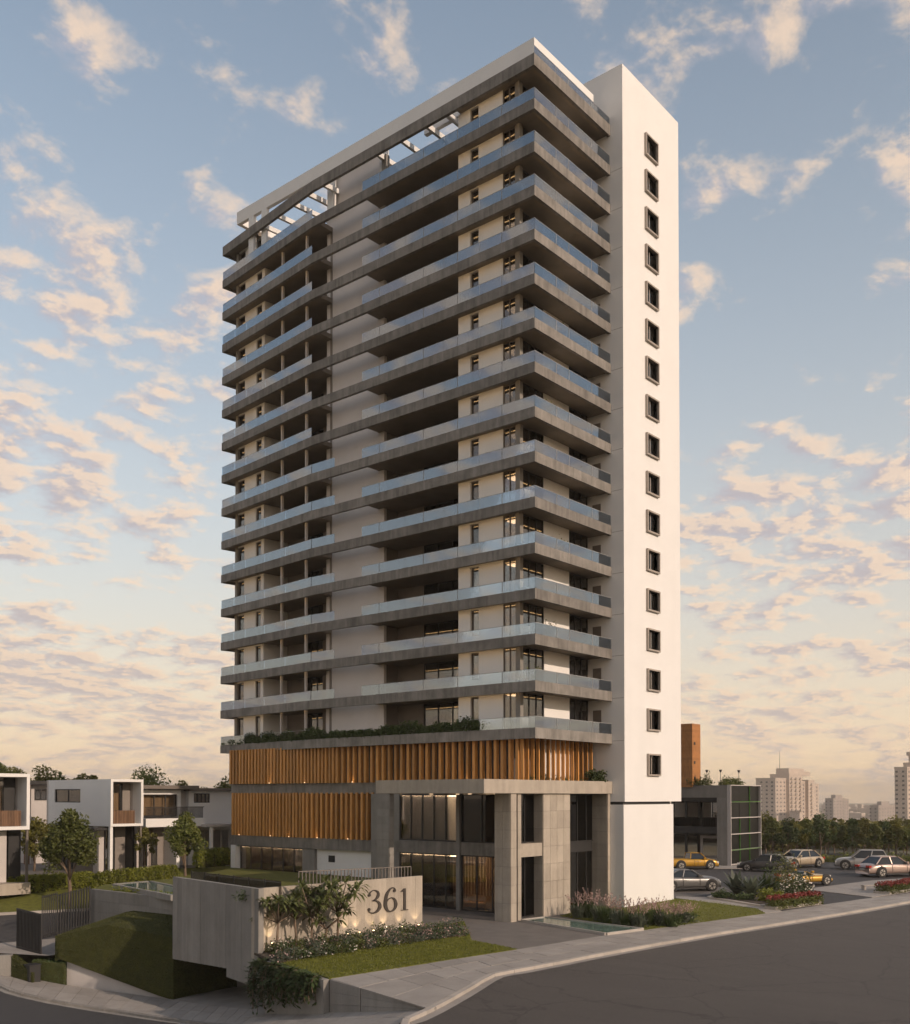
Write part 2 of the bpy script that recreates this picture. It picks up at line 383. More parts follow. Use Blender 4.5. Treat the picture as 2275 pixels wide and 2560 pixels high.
for k, c in (('silver', (0.38,0.36,0.34)), ('grey', (0.17,0.165,0.16)), ('charcoal', (0.075,0.07,0.068)), ('yellow', (0.50,0.27,0.025)), ('champagne', (0.52,0.42,0.30)), ('rose', (0.46,0.34,0.29))):
    M['paint_'+k] = m_paint('paint_'+k, c)
# ------------------------------------------------------------------ terrain, streets, pavements
def sm(t): t = max(0.0, min(1.0, t)); return t*t*(3-2*t)
def base_z(l, d):
    z = -0.45
    left = sm((-0.5 - l)/5.0)
    if left > 0:
        zl = -5.2 + sm((d-68)/8)*3.8 + sm((d-80)/6)*1.5     # garage forecourt, back street, house plots
        z = z*(1-left) + zl*left
    z += -31*sm((d-215)/110.0)
    return z
def axis(lo, hi, n, p): return [math.copysign(abs(t)**p, t)*(hi if t > 0 else -lo) for t in np.linspace(-1, 1, n)]
lats = sorted(set([round(x, 2) for x in axis(-4500, 4500, 61, 4.0)] + [float(v) for v in range(-60, 61, 4)]))
deps = [-3000, -800, -200, -60, -20] + [float(v) for v in range(0, 120, 4)] + [130,150,170,190,215,235,255,275,300,325,400,600,900,1500,2600,5500]
g = MB(); nl = len(lats)
for d in deps:
    for l in lats:
        x, y = LD(l, d); g.v.append((x, y, base_z(l, d)))
for j in range(len(deps)-1):
    for i in range(nl-1):
        g.f.append((j*nl+i, j*nl+i+1, (j+1)*nl+i+1, (j+1)*nl+i))
struct(g.build('ground', M['earth'], smooth=True))

# kerb line (top front edge of the kerb) of the main road, back edge of its pavement
KERB_PX = [(998,2556),(1040,2540),(1081,2521),(1116,2502.5),(1155,2481),(1192,2459),(1216,2444),(1240,2433),(1268,2427),(1300,2422.5),(1399,2404),(1482,2387.5),(1619,2362.5),(1800,2331),(1998,2300),(2151,2275),(2275,2253)]
KERB = [P(x, y, 0.0) for x, y in KERB_PX]
KERB = [LD(0.2, 33.5) + (0.0,)] + KERB
KERB.append(ladd(KERB[-2], KERB[-1], 6.0))
BACK_PX = [(825,2447),(960,2424),(1130,2398),(1300,2372.5),(1493,2341),(1606,2325.5),(1800,2299),(1914,2283.5),(2056,2262),(2175,2244.5),(2275,2232.5)]
BACK = [P(x, y, 0.0) for x, y in BACK_PX]
BACK.append(ladd(BACK[-2], BACK[-1], 6.0))
def offset(line, d):
    o = []
    for i, p in enumerate(line):
        a = Vector(line[max(0, i-1)]); b = Vector(line[min(len(line)-1, i+1)]); t = (b-a); t.z = 0; t.normalize()
        o.append((p[0] + t.y*d, p[1] - t.x*d, p[2]))
    return o
def ribbon(mb, A, B):
    k = len(mb.v); n = len(A); mb.v += [tuple(p) for p in A] + [tuple(p) for p in B]
    for i in range(n-1): mb.f.append((k+i, k+n+i, k+n+i+1, k+i+1))
    return mb
def lower(line, dz): return [(p[0], p[1], p[2]+dz) for p in line]
# main road: one sheet from the kerb outwards
road = MB(); near = [(p[0], p[1], -0.15) for p in offset(KERB, 0.0)]
far_ = [LD(-1.5, -60) + (-0.15,)]*4
def road_far(p):
    l = (p[0]-CAM[0])*RX + (p[1]-CAM[1])*RY; d = depth(p[0], p[1])
    return LD(l + 30, d - 75) + (-0.15,)
ribbon(road, near, [road_far(p) for p in near])
struct(road.build('main_road', M['asphalt']))
gut = MB(); ribbon(gut, lower(KERB, -0.146), lower(offset(KERB, 0.42), -0.146)); struct(gut.build('gutter', M['paving']))
# kerb stones of the main road
ks = resample(KERB, 74)
kerb_root = thing('kerb', 'pale stone kerb along the main road pavement', 'kerb', KERB[2])
for a, b in zip(ks[:-1], ks[1:]):
    t = (b-a); l = t.length; t.normalize(); n = Vector((-t.y, t.x, 0))
    if depth(a.x, a.y) > 150: break
    ax = a + t*0.012; bx = b - t*0.012
    mb = MB(); w_ = 0.26
    mb.prism([(ax.x, ax.y), (bx.x, bx.y), (bx.x+n.x*w_, bx.y+n.y*w_), (ax.x+n.x*w_, ax.y+n.y*w_)], -0.25, random.uniform(0.004, 0.014))
    mb.build('kerb_stone', M['kerb'], kerb_root)
pave_bed = MB(); ribbon(pave_bed, lower(resample(BACK, 40), -0.035), lower(resample(offset(KERB[3:], -0.2), 40), -0.035))
pv = struct(pave_bed.build('pavement', M['concrete_mid']))
# pavement slabs of the main road: three rows
nb = 46
sA = resample(BACK, nb); sB = resample(offset(KERB[3:], -0.27), nb)
for i in range(nb):
    if depth(sA[i].x, sA[i].y) > 130: break
    for r in range(3):
        sh = 0.33*r
        def q(k, u):
            k = min(nb, max(0, k)); k0 = int(math.floor(k)); k1 = min(nb, k0+1); f = k-k0
            return sA[k0].lerp(sA[k1], f).lerp(sB[k0].lerp(sB[k1], f), u)
        e = 0.012; k0, k1 = i+sh, i+1+sh
        if i == 0 and r > 0: k0 = 0
        if k1 > nb: continue
        u0, u1 = r/3 + 0.004, (r+1)/3 - 0.004
        c = [q(k0+e, u0), q(k1-e, u0), q(k1-e, u1), q(k0+e, u1)]
        zt = random.uniform(-0.004, 0.006)
        MB().prism([(p.x, p.y) for p in c], -0.05, zt).build('paving_slab', M['paving'], pv)

# sloping side street: pavement falls to the garage forecourt on the left
SB = [P(0,2431,-2.7), P(75,2446,-3.0), P(163,2462,-3.3), P(300,2481,-3.6), P(433,2499,-3.85), P(560,2517,-3.3), P(690,2527,-2.55), P(823,2531,-1.52), P(960,2524,-0.75), P(1070,2522,-0.12)]
SK = [P(0,2458,-2.8), P(44,2477.5,-3.05), P(128,2497,-3.4), P(220,2513,-3.65), P(308,2526,-3.75), P(400,2540,-3.65), P(537,2557,-3.25)] + [LD(-7.0, 44.6)+(-1.75,), LD(-4.4, 41.4)+(-0.95,), LD(-2.2, 38.2)+(-0.12,)]
for S_ in (SB, SK):
    a, b = Vector(S_[0]), Vector(S_[1]); e = a + (a-b)*1.2; S_.insert(0, (e.x, e.y, S_[0][2]+0.25))
SBs, SKs = resample(SB, 34), resample(SK, 34)
bed = MB(); ribbon(bed, lower([tuple(p) for p in SBs], -0.04), lower([tuple(p) for p in SKs], -0.04)); sw = struct(bed.build('side_pavement', M['concrete_mid']))
for i in range(34):
    for r in range(2):
        u0, u1 = r/2 + 0.004, (r+1)/2 - 0.004; c = []
        for k, u in ((i+0.012, u0), (i+1-0.012, u0), (i+1-0.012, u1), (i+0.012, u1)):
            k0 = min(33, int(k)); f = k-k0; c.append(SBs[k0].lerp(SBs[k0+1], f).lerp(SKs[k0].lerp(SKs[k0+1], f), u))
        dz = random.uniform(-0.004, 0.005)
        mb = MB(); mb.prism([(p.x, p.y) for p in c], [p.z-0.05 for p in c], [p.z+dz for p in c]); mb.build('paving_slab', M['paving'], sw)
skerb = thing('kerb', 'grey stone kerb curving along the sloping side street', 'kerb', SK[3])
kk = resample(SK, 40)
for a, b in zip(kk[:-1], kk[1:]):
    t = b-a; t.z = 0; t.normalize(); n = Vector((t.y, -t.x, 0))
    ax, bx = a + t*0.012, b - t*0.012
    MB().prism([(ax.x, ax.y), (bx.x, bx.y), (bx.x+n.x*0.24, bx.y+n.y*0.24), (ax.x+n.x*0.24, ax.y+n.y*0.24)], [a.z-.3, b.z-.3, b.z-.3, a.z-.3], [a.z-.01, b.z-.01, b.z-.01, a.z-.01]).build('kerb_stone', M['concrete_mid'], skerb)
sroad = MB(); base = [(p.x, p.y, p.z-0.15) for p in kk]
sg = offset(base, 0.55)
def sfar(p):
    l = (p[0]-CAM[0])*RX + (p[1]-CAM[1])*RY; d = depth(p[0], p[1]); return LD(l - 6 + 0.25*l, d - 26) + (p[2]-0.1,)
ribbon(sroad, offset(base, 0.23), [sfar(p) for p in base]); struct(sroad.build('side_road', M['asphalt_dark']))
gg = MB(); ribbon(gg, lower(offset(base, 0.235), 0.005), lower(sg, 0.005)); struct(gg.build('gutter', M['concrete_mid']))

# garage forecourt under the sign wall
fc = MB(); F1 = [P(433,2499,-3.86), P(560,2517,-3.32), P(690,2527,-2.57)]; F2 = [P(560,2468,-3.9), P(640,2466,-3.7), P(760,2470,-3.0)]
ribbon(fc, resample(F1, 8), resample(F2, 8)); struct(fc.build('garage_forecourt', M['paving']))

# site levels at the foot of the tower
dr = MB(); dpoly = [P(1010,2330,0), P(1170,2352,0), P(1300,2374,0), P(1515,2339,0), P(1640,2250,0), LD(30,95)+(0,), LD(-6,95)+(0,), LD(-6,62)+(0,)]
dr.prism([(p[0], p[1]) for p in dpoly], -0.6, -0.006); struct(dr.build('forecourt', M['drive']))
LAWN = [P(823,2447,0), P(676,2402,0), P(1160,2304,0), P(1180,2352,0), P(1292,2373.5,0)]
lw = MB(); lw.prism([(p[0], p[1]) for p in LAWN], -0.5, 0.03); struct(lw.build('front_lawn', M['lawn']))
LAWN2 = [P(1606,2326,0), P(1800,2299.5,0), P(1914,2283.5,0), P(1893,2272,0), P(1790,2256,0), P(1690,2247,0), P(1560,2250,0), P(1400,2290,0)]
l2 = MB(); l2.prism([(p[0], p[1]) for p in LAWN2], -0.5, 0.02); struct(l2.build('side_lawn', M['lawn']))
lot = MB(); lp = [P(1690,2246,0), P(1900,2272,0), P(1925,2282,0), P(2275,2232.5,0), LD(75,110)+(0,), LD(75,150)+(0,), LD(15,150)+(0,), LD(14,100)+(0,)]
lot.prism([(p[0], p[1]) for p in lp], -0.6, -0.012); struct(lot.build('parking_lot', M['asphalt_dark']))
def blades(name, poly, n, h, m, z0=0.02, parent=None):
    xs = [p[0] for p in poly]; ys = [p[1] for p in poly]; mb = MB(); pts = [(p[0], p[1]) for p in poly]
    def inside(x, y):
        c = False; j = len(pts)-1
        for i in range(len(pts)):
            if (pts[i][1] > y) != (pts[j][1] > y) and x < (pts[j][0]-pts[i][0])*(y-pts[i][1])/(pts[j][1]-pts[i][1]) + pts[i][0]: c = not c
            j = i
        return c
    k = 0
    while k < n:
        x, y = random.uniform(min(xs), max(xs)), random.uniform(min(ys), max(ys))
        if not inside(x, y): continue
        k += 1; a = random.uniform(0, 6.28); dx, dy = math.cos(a)*0.02, math.sin(a)*0.02; hh = h*random.uniform(0.5, 1.3)
        mb.add([(x-dx, y-dy, z0), (x+dx, y+dy, z0), (x+random.uniform(-.03,.03), y+random.uniform(-.03,.03), z0+hh)], [(0,1,2)])
    o = mb.build(name, m, kind='stuff'); return o
tag(blades('lawn_grass', LAWN, 30000, 0.07, M['blade'], 0.03), 'short mown grass of the lawn before the number wall', 'grass')
tag(blades('lawn_grass', LAWN2, 16000, 0.07, M['blade']), 'short mown grass beside the white stair tower', 'grass')

# concrete retaining wall that tapers out along the pavement
rt = thing('retaining_wall', 'tapering board-marked concrete wall below the front pavement', 'retaining wall', P(823,2447,0))
A, B = Vector(P(823,2448,0)), Vector(P(1078,2520,0))
seg = [0, 0.34, 1.0]
for s0, s1 in zip(seg[:-1], seg[1:]):
    a, b = A.lerp(B, s0+0.006), A.lerp(B, s1-0.006); t = (B-A).normalized(); n = Vector((-t.y, t.x, 0))*0.3
    for r in range(3):
        def zb(s, f): return -0.005 + (-1.62*(1-s) - 0.1)*f
        z0a, z1a, z0b, z1b = zb(s0, (r+1)/3), zb(s0, r/3)-0.008, zb(s1, (r+1)/3), zb(s1, r/3)-0.008
        off = n*random.uniform(-0.03, 0.0)
        MB().prism([(a.x+off.x, a.y+off.y), (b.x+off.x, b.y+off.y), (b.x+n.x, b.y+n.y), (a.x+n.x, a.y+n.y)], [z0a, z0b, z0b, z0a], [z1a, z1b, z1b, z1a]).build('concrete_panel', M['concrete_mid'], rt)
LB = P(676,2402,0)
lwall = MB(); lwall.wall((A.x, A.y), (LB[0], LB[1]), -3.6, 0.0, 0.3, -1 if False else 1)
tag(lwall.build('retaining_wall', M['concrete_mid']), 'shaded concrete wall behind the trailing plants under the lawn', 'retaining wall')
# ------------------------------------------------------------------ the tower
SLAB_PX = [161,270,378,487,597,708,819,929,1041,1153,1267,1382,1496,1610,1727,1845]   # measured soffit lines, roof first
ZS = [zat(p, 0, 0) for p in SLAB_PX]
FASC = 0.74
KINK = 23.1; END = (1.54, 37.4)
ul = Vector((END[0], END[1]-KINK, 0)).normalized(); nlft = Vector((-ul.y, ul.x, 0)); inl = -nlft     # inl points into the building
tower = thing('residential_tower', 'tall grey and white apartment tower with wraparound glass balconies and white stair shaft', 'apartment tower', (5, 15, 0))
XR = 10.1                                # plane where the balconies meet the white stair shaft
OUT = [(XR-0.003, 0), (0, 0), (0, KINK), END, (END[0]+6.0*0.994, END[1]-6.0*0.107)]
def inset(line, d):
    o = []
    for i in range(len(line)):
        p = Vector((*line[i], 0)); ns = []
        if i > 0: t = (Vector((*line[i], 0)) - Vector((*line[i-1], 0))).normalized(); ns.append(Vector((t.y, -t.x, 0)))
        if i < len(line)-1: t = (Vector((*line[i+1], 0)) - Vector((*line[i], 0))).normalized(); ns.append(Vector((t.y, -t.x, 0)))
        n = sum(ns, Vector()); k = d/max(0.2, n.normalized().dot(ns[0])); n.normalize(); q = p + n*k; o.append((q.x, q.y))
    return o
IN = inset(OUT, 0.26)
YB1, YB0 = 16.95, 22.5                   # gap between the two balconies
WL, WR, XV = 0.80, 1.90, 1.85            # wall planes: long side, sunny side, recessed middle wall
def strip(mb, A, B, z0, z1):
    for i in range(len(A)-1): mb.prism([A[i], A[i+1], B[i+1], B[i]], z0, z1)
    return mb
def merge_ring(A, B, z0, z1):            # one mitred closed band
    mb = MB(); n = len(A)
    mb.v = [(p[0], p[1], z0) for p in A] + [(p[0], p[1], z0) for p in B] + [(p[0], p[1], z1) for p in A] + [(p[0], p[1], z1) for p in B]
    for i in range(n-1):
        mb.f += [(i, i+1, 2*n+i+1, 2*n+i), (n+i+1, n+i, 3*n+i, 3*n+i+1), (2*n+i, 2*n+i+1, 3*n+i+1, 3*n+i), (i+1, i, n+i, n+i+1)]
    mb.f += [(0, 2*n, 3*n, n), (n-1, 2*n-1, 4*n-1, 3*n-1)]
    return mb
lk = 0.25
lp0 = Vector((0, KINK, 0)) + inl*0.26
le0 = Vector((*END, 0)) + inl*0.26
PLATE_R = [(0.25, 0.25), (XR-0.01, 0.25), (XR-0.01, YB1), (0.25, YB1)]
PLATE_L = [(0.25, YB0), (XR-0.01, YB0), (XR-0.01, END[1]-0.9), (le0.x, le0.y-0.2), (lp0.x, lp0.y)]
px_right = [1338.6, 1256, 1200, 1144, 1110, 1058, 1012, 947, 903]
px_left = [775, 709, 657, 609, 580, 549.7]
px_side = [1338.6, 1393, 1425, 1482, 1530]
def pane_run(parent, A, B, ss, z0, h, off):
    A = Vector((*A, 0)); B = Vector((*B, 0)); t = (B-A).normalized(); n = Vector((t.y, -t.x, 0)) ; ang = math.atan2(t.y, t.x)
    for a, b in zip(ss[:-1], ss[1:]):
        c = A + t*((a+b)/2) + n*off
        ibox('glass_pane', M['balglass'], parent, (c.x, c.y, z0 + h/2), (abs(b-a)-0.03, 0.022, h), ang)
    return A, t, n, ang
GH = 0.78
for fi, zb in enumerate(ZS):
    roof = fi == 0
    fh = 0.86 if roof else FASC
    sl = merge_ring(OUT, IN, zb, zb+fh).build('edge_beam', M['fascia'], tower)
    zs0, zs1 = zb+0.14, zb+0.52
    pl = MB()
    if roof:
        pl.prism([(0.25, 0.25), (XR-0.01, 0.25), (XR-0.01, 7.4), (0.25, 7.4)], zs0, zs1)
        pl.prism([(4.6, 7.4), (XR-0.01, 7.4), (XR-0.01, END[1]-0.9), (5.4, END[1]-0.5), (4.6, KINK)], zs0+0.002, zs1)
        e0 = Vector((*END, 0)) - ul*5.2 + inl*0.26
        pl.prism([(e0.x, e0.y), (e0.x+5, e0.y-0.5), (le0.x+5, le0.y-0.6), (le0.x, le0.y-0.1)], zs0+0.004, zs1)
    else:
        pl.prism(PLATE_R, zs0, zs1); pl.prism(PLATE_L, zs0, zs1)
        pl.prism([(XV+0.2, YB1), (XR-0.01, YB1), (XR-0.01, YB0), (XV+0.2, YB0)], zs0+0.001, zs1)
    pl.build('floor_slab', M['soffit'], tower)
    # warm strip lamps tucked behind the beam
    if fi < 15:
        led = MB()
        led.box(0.27, 0.6, zb+0.085, 0.31, 7.2 if roof else YB1-0.3, zb+0.115)
        led.box(0.6, 0.27, zb+0.085, XR-0.8, 0.31, zb+0.115)
        if not roof:
            a = lp0 + ul*0.2; b = le0 - ul*0.6
            led.prism([(a.x, a.y), (b.x, b.y), (b.x+inl.x*0.04, b.y+inl.y*0.04), (a.x+inl.x*0.04, a.y+inl.y*0.04)], zb+0.085, zb+0.115)
        led.build('strip_lamp', M['led'], sl)
    # glass balustrades
    zt = zb + fh
    gh = GH if not roof else 0.55
    if not roof:
        if fi < 15:
            pane_run(sl, (0, 0), (0, KINK), [yx(p, 0.05) for p in px_right], zt-0.06, gh+0.06, 0.05)
        else:
            pane_run(sl, (0, 0), (0, KINK), [yx(p, 0.05) for p in px_right[:3]], zt-0.06, gh+0.06, 0.05)
        pL = list(px_left)
        if fi >= 8 : pL = [835] + pL
        ss = []
        for p in pL:
            if p >= 775 and p != 775: continue
            ss.append(along(p, (0, KINK), END))
        ss = sorted(max(0.03, s) for s in ss)
        if fi < 15:
            pane_run(sl, (0, KINK), END, ss, zt-0.06, gh+0.06, 0.06)
            if fi >= 8: pane_run(sl, (0, 0), (0, KINK), [yx(835, 0.05), KINK-0.03], zt-0.06, gh+0.06, 0.05)
        else:
            pane_run(sl, (0, KINK), END, ss[-3:], zt-0.06, gh+0.06, 0.06)
    pane_run(sl, (0, 0), (XR, 0), [xy(p, 0.05) for p in px_side], zt-0.06, gh+0.06, -0.05)
    hr = MB(); zr = zt+gh
    if not roof:
        hr.box(0.035, 0.04, zr, 0.065, YB1 if fi < 15 else 6, zr+0.03)
        a = Vector((0.06, KINK+0.05, 0)); b = Vector((*END, 0)) + inl*0.06 - ul*0.05
        hr.prism([(a.x, a.y), (b.x, b.y), (b.x+inl.x*0.03, b.y+inl.y*0.03), (a.x+inl.x*0.03, a.y+inl.y*0.03)], zr, zr+0.03)
        for k in range(4):
            c = b + inl*(0.05+1.1*k); hr.cyl((c.x, c.y), 0.025, zt-0.02, zr+0.02, 6)
        c2 = b + inl*5.0
        hr.prism([(b.x, b.y), (c2.x, c2.y), (c2.x-ul.x*0.03, c2.y-ul.y*0.03), (b.x-ul.x*0.03, b.y-ul.y*0.03)], zr, zr+0.03)
        if fi < 15:
            for p in px_right[1::2]:
                y = yx(p, 0.05); hr.box(0.03, y-0.02, zt-0.02, 0.07, y+0.02, zr)
    hr.box(0.04, 0.035, zr, XR-0.02, 0.065, zr+0.03)
    for p in px_side[1:]:
        x = min(xy(p, 0.05), XR-0.05); hr.box(x-0.02, 0.03, zt-0.02, x+0.02, 0.07, zr)
    hr.build('handrail', M['steel'], sl)

ZTOP, ZBOT = ZS[0], ZS[15]
# --- walls, one full-height piece each
yw0, yw1 = yx(1258, WL), yx(1146, WL)        # white wall on the long side
yn0, yn1 = yx(1197, WL), yx(1176, WL)        # narrow window in it
W1 = MB()
W1.box(WL, yw0, ZBOT+0.5, WL+0.3, yn0, ZTOP+0.13); W1.box(WL, yn1, ZBOT+0.5, WL+0.3, yw1, ZTOP+0.13)
for fi in range(1, 16):
    z = ZS[fi]+0.52; zc = ZS[fi-1]+0.14
    W1.box(WL+0.004, yn0, z-0.05, WL+0.28, yn1, z+0.75)
    W1.box(WL+0.004, yn0, zc-0.12, WL+0.28, yn1, zc+0.4)
W1.box(WL+0.3, yw1-0.25, ZBOT+0.5, 4.6, yw1-0.003, ZTOP+0.13)      # cheek of the loggia
W1.build('white_wall', M['white'], tower)
xs0, xs1 = 3.77, 7.09
MB().box(xs0, WR, ZBOT-3.0, xs1, WR+0.3, ZTOP+0.13).build('white_wall', M['white'], tower)
MB().box(XV, YB1-0.6, ZBOT+0.5, XV+0.3, YB0+0.7, ZTOP+2.0).build('recessed_wall', M['shaded_white'], tower)
# loggia linings
yl = yx(1059, 3.6)
lg = MB(); lg.box(3.6, yl, ZBOT+0.5, 3.9, YB1+0.3, ZS[1]+0.2); lg.box(XV+0.3, YB1-0.5, ZBOT+0.5, 3.6, YB1-0.25, ZS[1]+0.2)
lg.build('loggia_wall', M['taupe'], tower)
# corner column
MB().box(WL-0.06, WR-0.06, ZBOT+0.5, WL+0.32, WR+0.34, ZTOP+0.13).build('corner_column', M['concrete_mid'], tower)
# left wing walls follow the bent facade
LW = Vector((0, KINK, 0)) + inl*0.95
def Lp(s, d=0.0): q = LW + ul*s + inl*d; return (q.x, q.y)
LWe = LW + ul*20
def ls(px): return along(px, (LW.x, LW.y), (LWe.x, LWe.y))
s_l0, s_w2a, s_w2b, s_wa, s_w1a, s_w1b, s_end = ls(657), ls(650), ls(637), ls(610), ls(608), ls(592), ls(586)
LWm = MB()
def lwall_(mb, a, b, z0, z1, d0=0.0, d1=0.3): mb.prism([Lp(a, d0), Lp(b, d0), Lp(b, d1), Lp(a, d1)], z0, z1)
lwall_(LWm, s_l0, s_w2a, ZBOT+0.5, ZTOP+0.13); lwall_(LWm, s_w2b, s_w1a, ZBOT+0.5, ZTOP+0.13)
for fi in range(1, 16):
    z = ZS[fi]+0.52; zc = ZS[fi-1]+0.14
    lwall_(LWm, s_w2a, s_w2b, z-0.05, z+0.7, 0.004, 0.28); lwall_(LWm, s_w2a, s_w2b, zc-0.12, zc+0.4, 0.004, 0.28)
    lwall_(LWm, s_w1a, s_w1b, zc-0.12, zc+0.4, 0.004, 0.28)
lwall_(LWm, s_l0-0.003, s_l0+0.25, ZBOT+0.5, ZTOP+0.13, 0.3, 3.6)
LWm.build('white_wall', M['white'], tower)
ew = MB(); lwall_(ew, s_w1b, s_end, ZBOT+0.5, ZTOP+0.13, -0.05, 0.45); lwall_(ew, s_end-0.3, s_end-0.003, ZBOT+0.5, ZTOP+0.13, 0.45, 8.4); ew.build('end_wall', M['concrete_mid'], tower)
lg2 = MB(); lwall_(lg2, -1.0, ls(745), ZBOT+0.5, ZS[1]+0.2, 2.6, 2.9); lwall_(lg2, ls(700), s_l0, ZBOT+0.5, ZS[1]+0.2, 2.604, 2.88)
lwall_(lg2, -0.4, -0.15, ZBOT+0.5, ZS[1]+0.2, 0.9, 2.6); lg2.build('loggia_wall', M['taupe'], tower)
po = MB()
for px in (770, 709):
    s = ls(px); lwall_(po, s-0.09, s+0.09, ZBOT+0.5, ZS[1]+0.2, -0.35, -0.15)
po.build('slender_post', M['white2'], tower)
# building core and back
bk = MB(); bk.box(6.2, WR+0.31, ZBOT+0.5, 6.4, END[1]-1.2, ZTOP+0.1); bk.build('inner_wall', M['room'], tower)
MB().box(XR-0.35, WR+0.4, 0, XR-0.012, END[1]-1.0, ZTOP+2.0).build('rear_wall', M['white2'], tower)

# --- windows, storey by storey
def window(A, t, s0, s1, z0, z1, n, nm=1, parent=tower, depth_=0.0, fr=0.07, mat='winglass', fm='dark', curtain=None, sill=False):
    """a glazed opening along A + t*s: frame bars, panes and maybe a curtain; n points outwards"""
    ang = math.atan2(t.y, t.x); f = MB(); W_ = s1-s0
    o = link('window', None, None) if False else None
    mb = MB()
    def bar(a, b, c, d):
        mb.add([(a, -0.05, c), (b, -0.05, c), (b, 0.05, c), (a, 0.05, c), (a, -0.05, d), (b, -0.05, d), (b, 0.05, d), (a, 0.05, d)], [(0,3,2,1),(4,5,6,7),(0,1,5,4),(1,2,6,5),(2,3,7,6),(3,0,4,7)])
    key = (round(W_, 2), round(z1-z0, 2), nm, fm, fr)
    me = window.cache.get(key)
    if me is None:
        H = z1-z0; bar(0, fr, 0, H); bar(W_-fr, W_, 0, H); bar(fr, W_-fr, 0, fr); bar(fr, W_-fr, H-fr, H)
        for k in range(1, nm): x = W_*k/nm; bar(x-fr/2, x+fr/2, fr, H-fr)
        me = mb.mesh('window_frame', M[fm]); window.cache[key] = me
    base = A + t*s0 - n*depth_
    fo = link('window', me, parent); fo.location = (base.x, base.y, z0); fo.rotation_euler = (0, 0, ang)
    for k in range(nm):
        a, b = s0 + W_*k/nm + fr/2, s0 + W_*(k+1)/nm - fr/2; c = A + t*((a+b)/2) - n*(depth_+0.01)
        ibox('pane', M[mat], fo, (c.x, c.y, (z0+z1)/2), (b-a, 0.02, z1-z0-2*fr), ang)
    if curtain:
        cs0, cs1, cm = curtain; cu = MB(); nn = 14
        for k in range(nn+1):
            s = s0 + W_*(cs0 + (cs1-cs0)*k/nn); q = A + t*s - n*(depth_+0.28+0.05*(k % 2)); cu.v += [(q.x, q.y, z0+0.03), (q.x, q.y, z1-0.03)]
            if k: i = 2*k; cu.f.append((i-2, i, i+1, i-1))
        cu.build('curtain', M[cm], fo, smooth=False)
    return fo
window.cache = {}
VX, VY = Vector((1,0,0)), Vector((0,1,0)); O = Vector((0,0,0)); nX, nY = Vector((-1,0,0)), Vector((0,-1,0))
chairs = []
for fi in range(1, 16):
    z = ZS[fi]+0.53; zc = ZS[fi-1]+0.13; ht = zc - z
    rr = random.Random(fi)
    cur = lambda p=0.5: ((0.0, rr.choice([0.35, 0.5, 1.0]), rr.choice(['curtain', 'curtain', 'blind'])) if rr.random() < p else None)
    window(Vector((WL+0.1,0,0)), VY, WR+0.35, yw0, z, zc, nX, 2, fm='frame', curtain=cur(0.4))
    window(Vector((WL+0.2,0,0)), VY, yn0, yn1, z+0.75, zc-0.12, nX, 1, fm='frame', fr=0.06, curtain=cur(0.5))
    window(Vector((3.7,0,0)), VY, yw1+0.02, yl, z, zc, nX, 4, curtain=cur(0.7))
    window(Vector((0,WR+0.1,0)), VX, WL+0.33, xs0, z, zc, nY, 3, fm='dark', curtain=cur(0.5))
    window(Vector((0,WR+0.1,0)), VX, xs1, XR-0.36, z, zc, nY, 3, fm='dark', curtain=cur(0.5))
    window(LW + inl*0.15, ul, s_w2a, s_w2b, z+0.7, zc-0.12, nlft, 1, fm='frame', fr=0.06)
    window(LW + inl*0.15, ul, s_w1a, s_w1b, z, zc-0.12, nlft, 1, fm='frame', fr=0.06, curtain=cur(0.5))
    window(LW + inl*2.7, ul, ls(745), ls(700), z, zc, nlft, 3, curtain=cur(0.6))
    # ceiling lamp in the corner room, door on the shaft side
    ibox('ceiling_lamp', M['lampsoft'], tower, (WL+1.6, WR+1.6, zc-0.04), (0.9, 0.9, 0.04))
    ibox('balcony_door', M['frame'], tower, (XR-0.005, 1.34, z+1.05), (0.05, 0.75, 2.1))
    # dividing screens inside, room backs
    rb = MB(); rb.box(4.6, WR+0.4, z, 4.75, yw1-0.3, zc-0.06); rb.box(WL+2.9, WR+0.45, z, WL+3.0, yw0-0.1, zc-0.06); rb.box(6.0, yl, z, 6.15, YB1-0.3, zc-0.06)
    rb.build('room_wall', M['room_warm'], tower)

# --- roof: white parapet frame, pergola beams, penthouse
zr0 = ZS[0]+0.86
cxr, cyr = 1.28, 0.92
zt_w = zat(92.4, cxr, cyr); zb_w = ZS[0]+0.52
yend = along(592, (cxr, 0), (cxr, 1), 540)
wp = MB()
wp.box(cxr, cyr, zb_w, cxr+0.35, 11.5, zt_w)                        # solid parapet near the corner
wp.box(cxr+0.002, 11.5, zt_w-1.15, cxr+0.35, yend, zt_w)            # then an open frame
for px in (957, 826, 660, 628):
    y = along(px, (cxr, 0), (cxr, 1), 450); wp.box(cxr+0.004, y-0.35, zb_w-2.2, cxr+0.34, y+0.35, zt_w-1.15)
wp.box(cxr+0.35, yend-0.4, zt_w-1.15, cxr+7, yend-0.003, zt_w)
xre = xy(1483.7, cyr, 240)
wp.box(cxr+0.35, cyr+0.003, zb_w, xre, cyr+0.35, zt_w)
wp.build('roof_parapet', M['white'], tower)
pg = MB()
for px in (1118, 1068, 1005, 945):
    y = yx(px, 0.3, 300); MB().box(0.27, y-0.12, ZS[0]+0.02, 4.7, y+0.12, ZS[0]+0.42).build('pergola_beam', M['white'], tower)
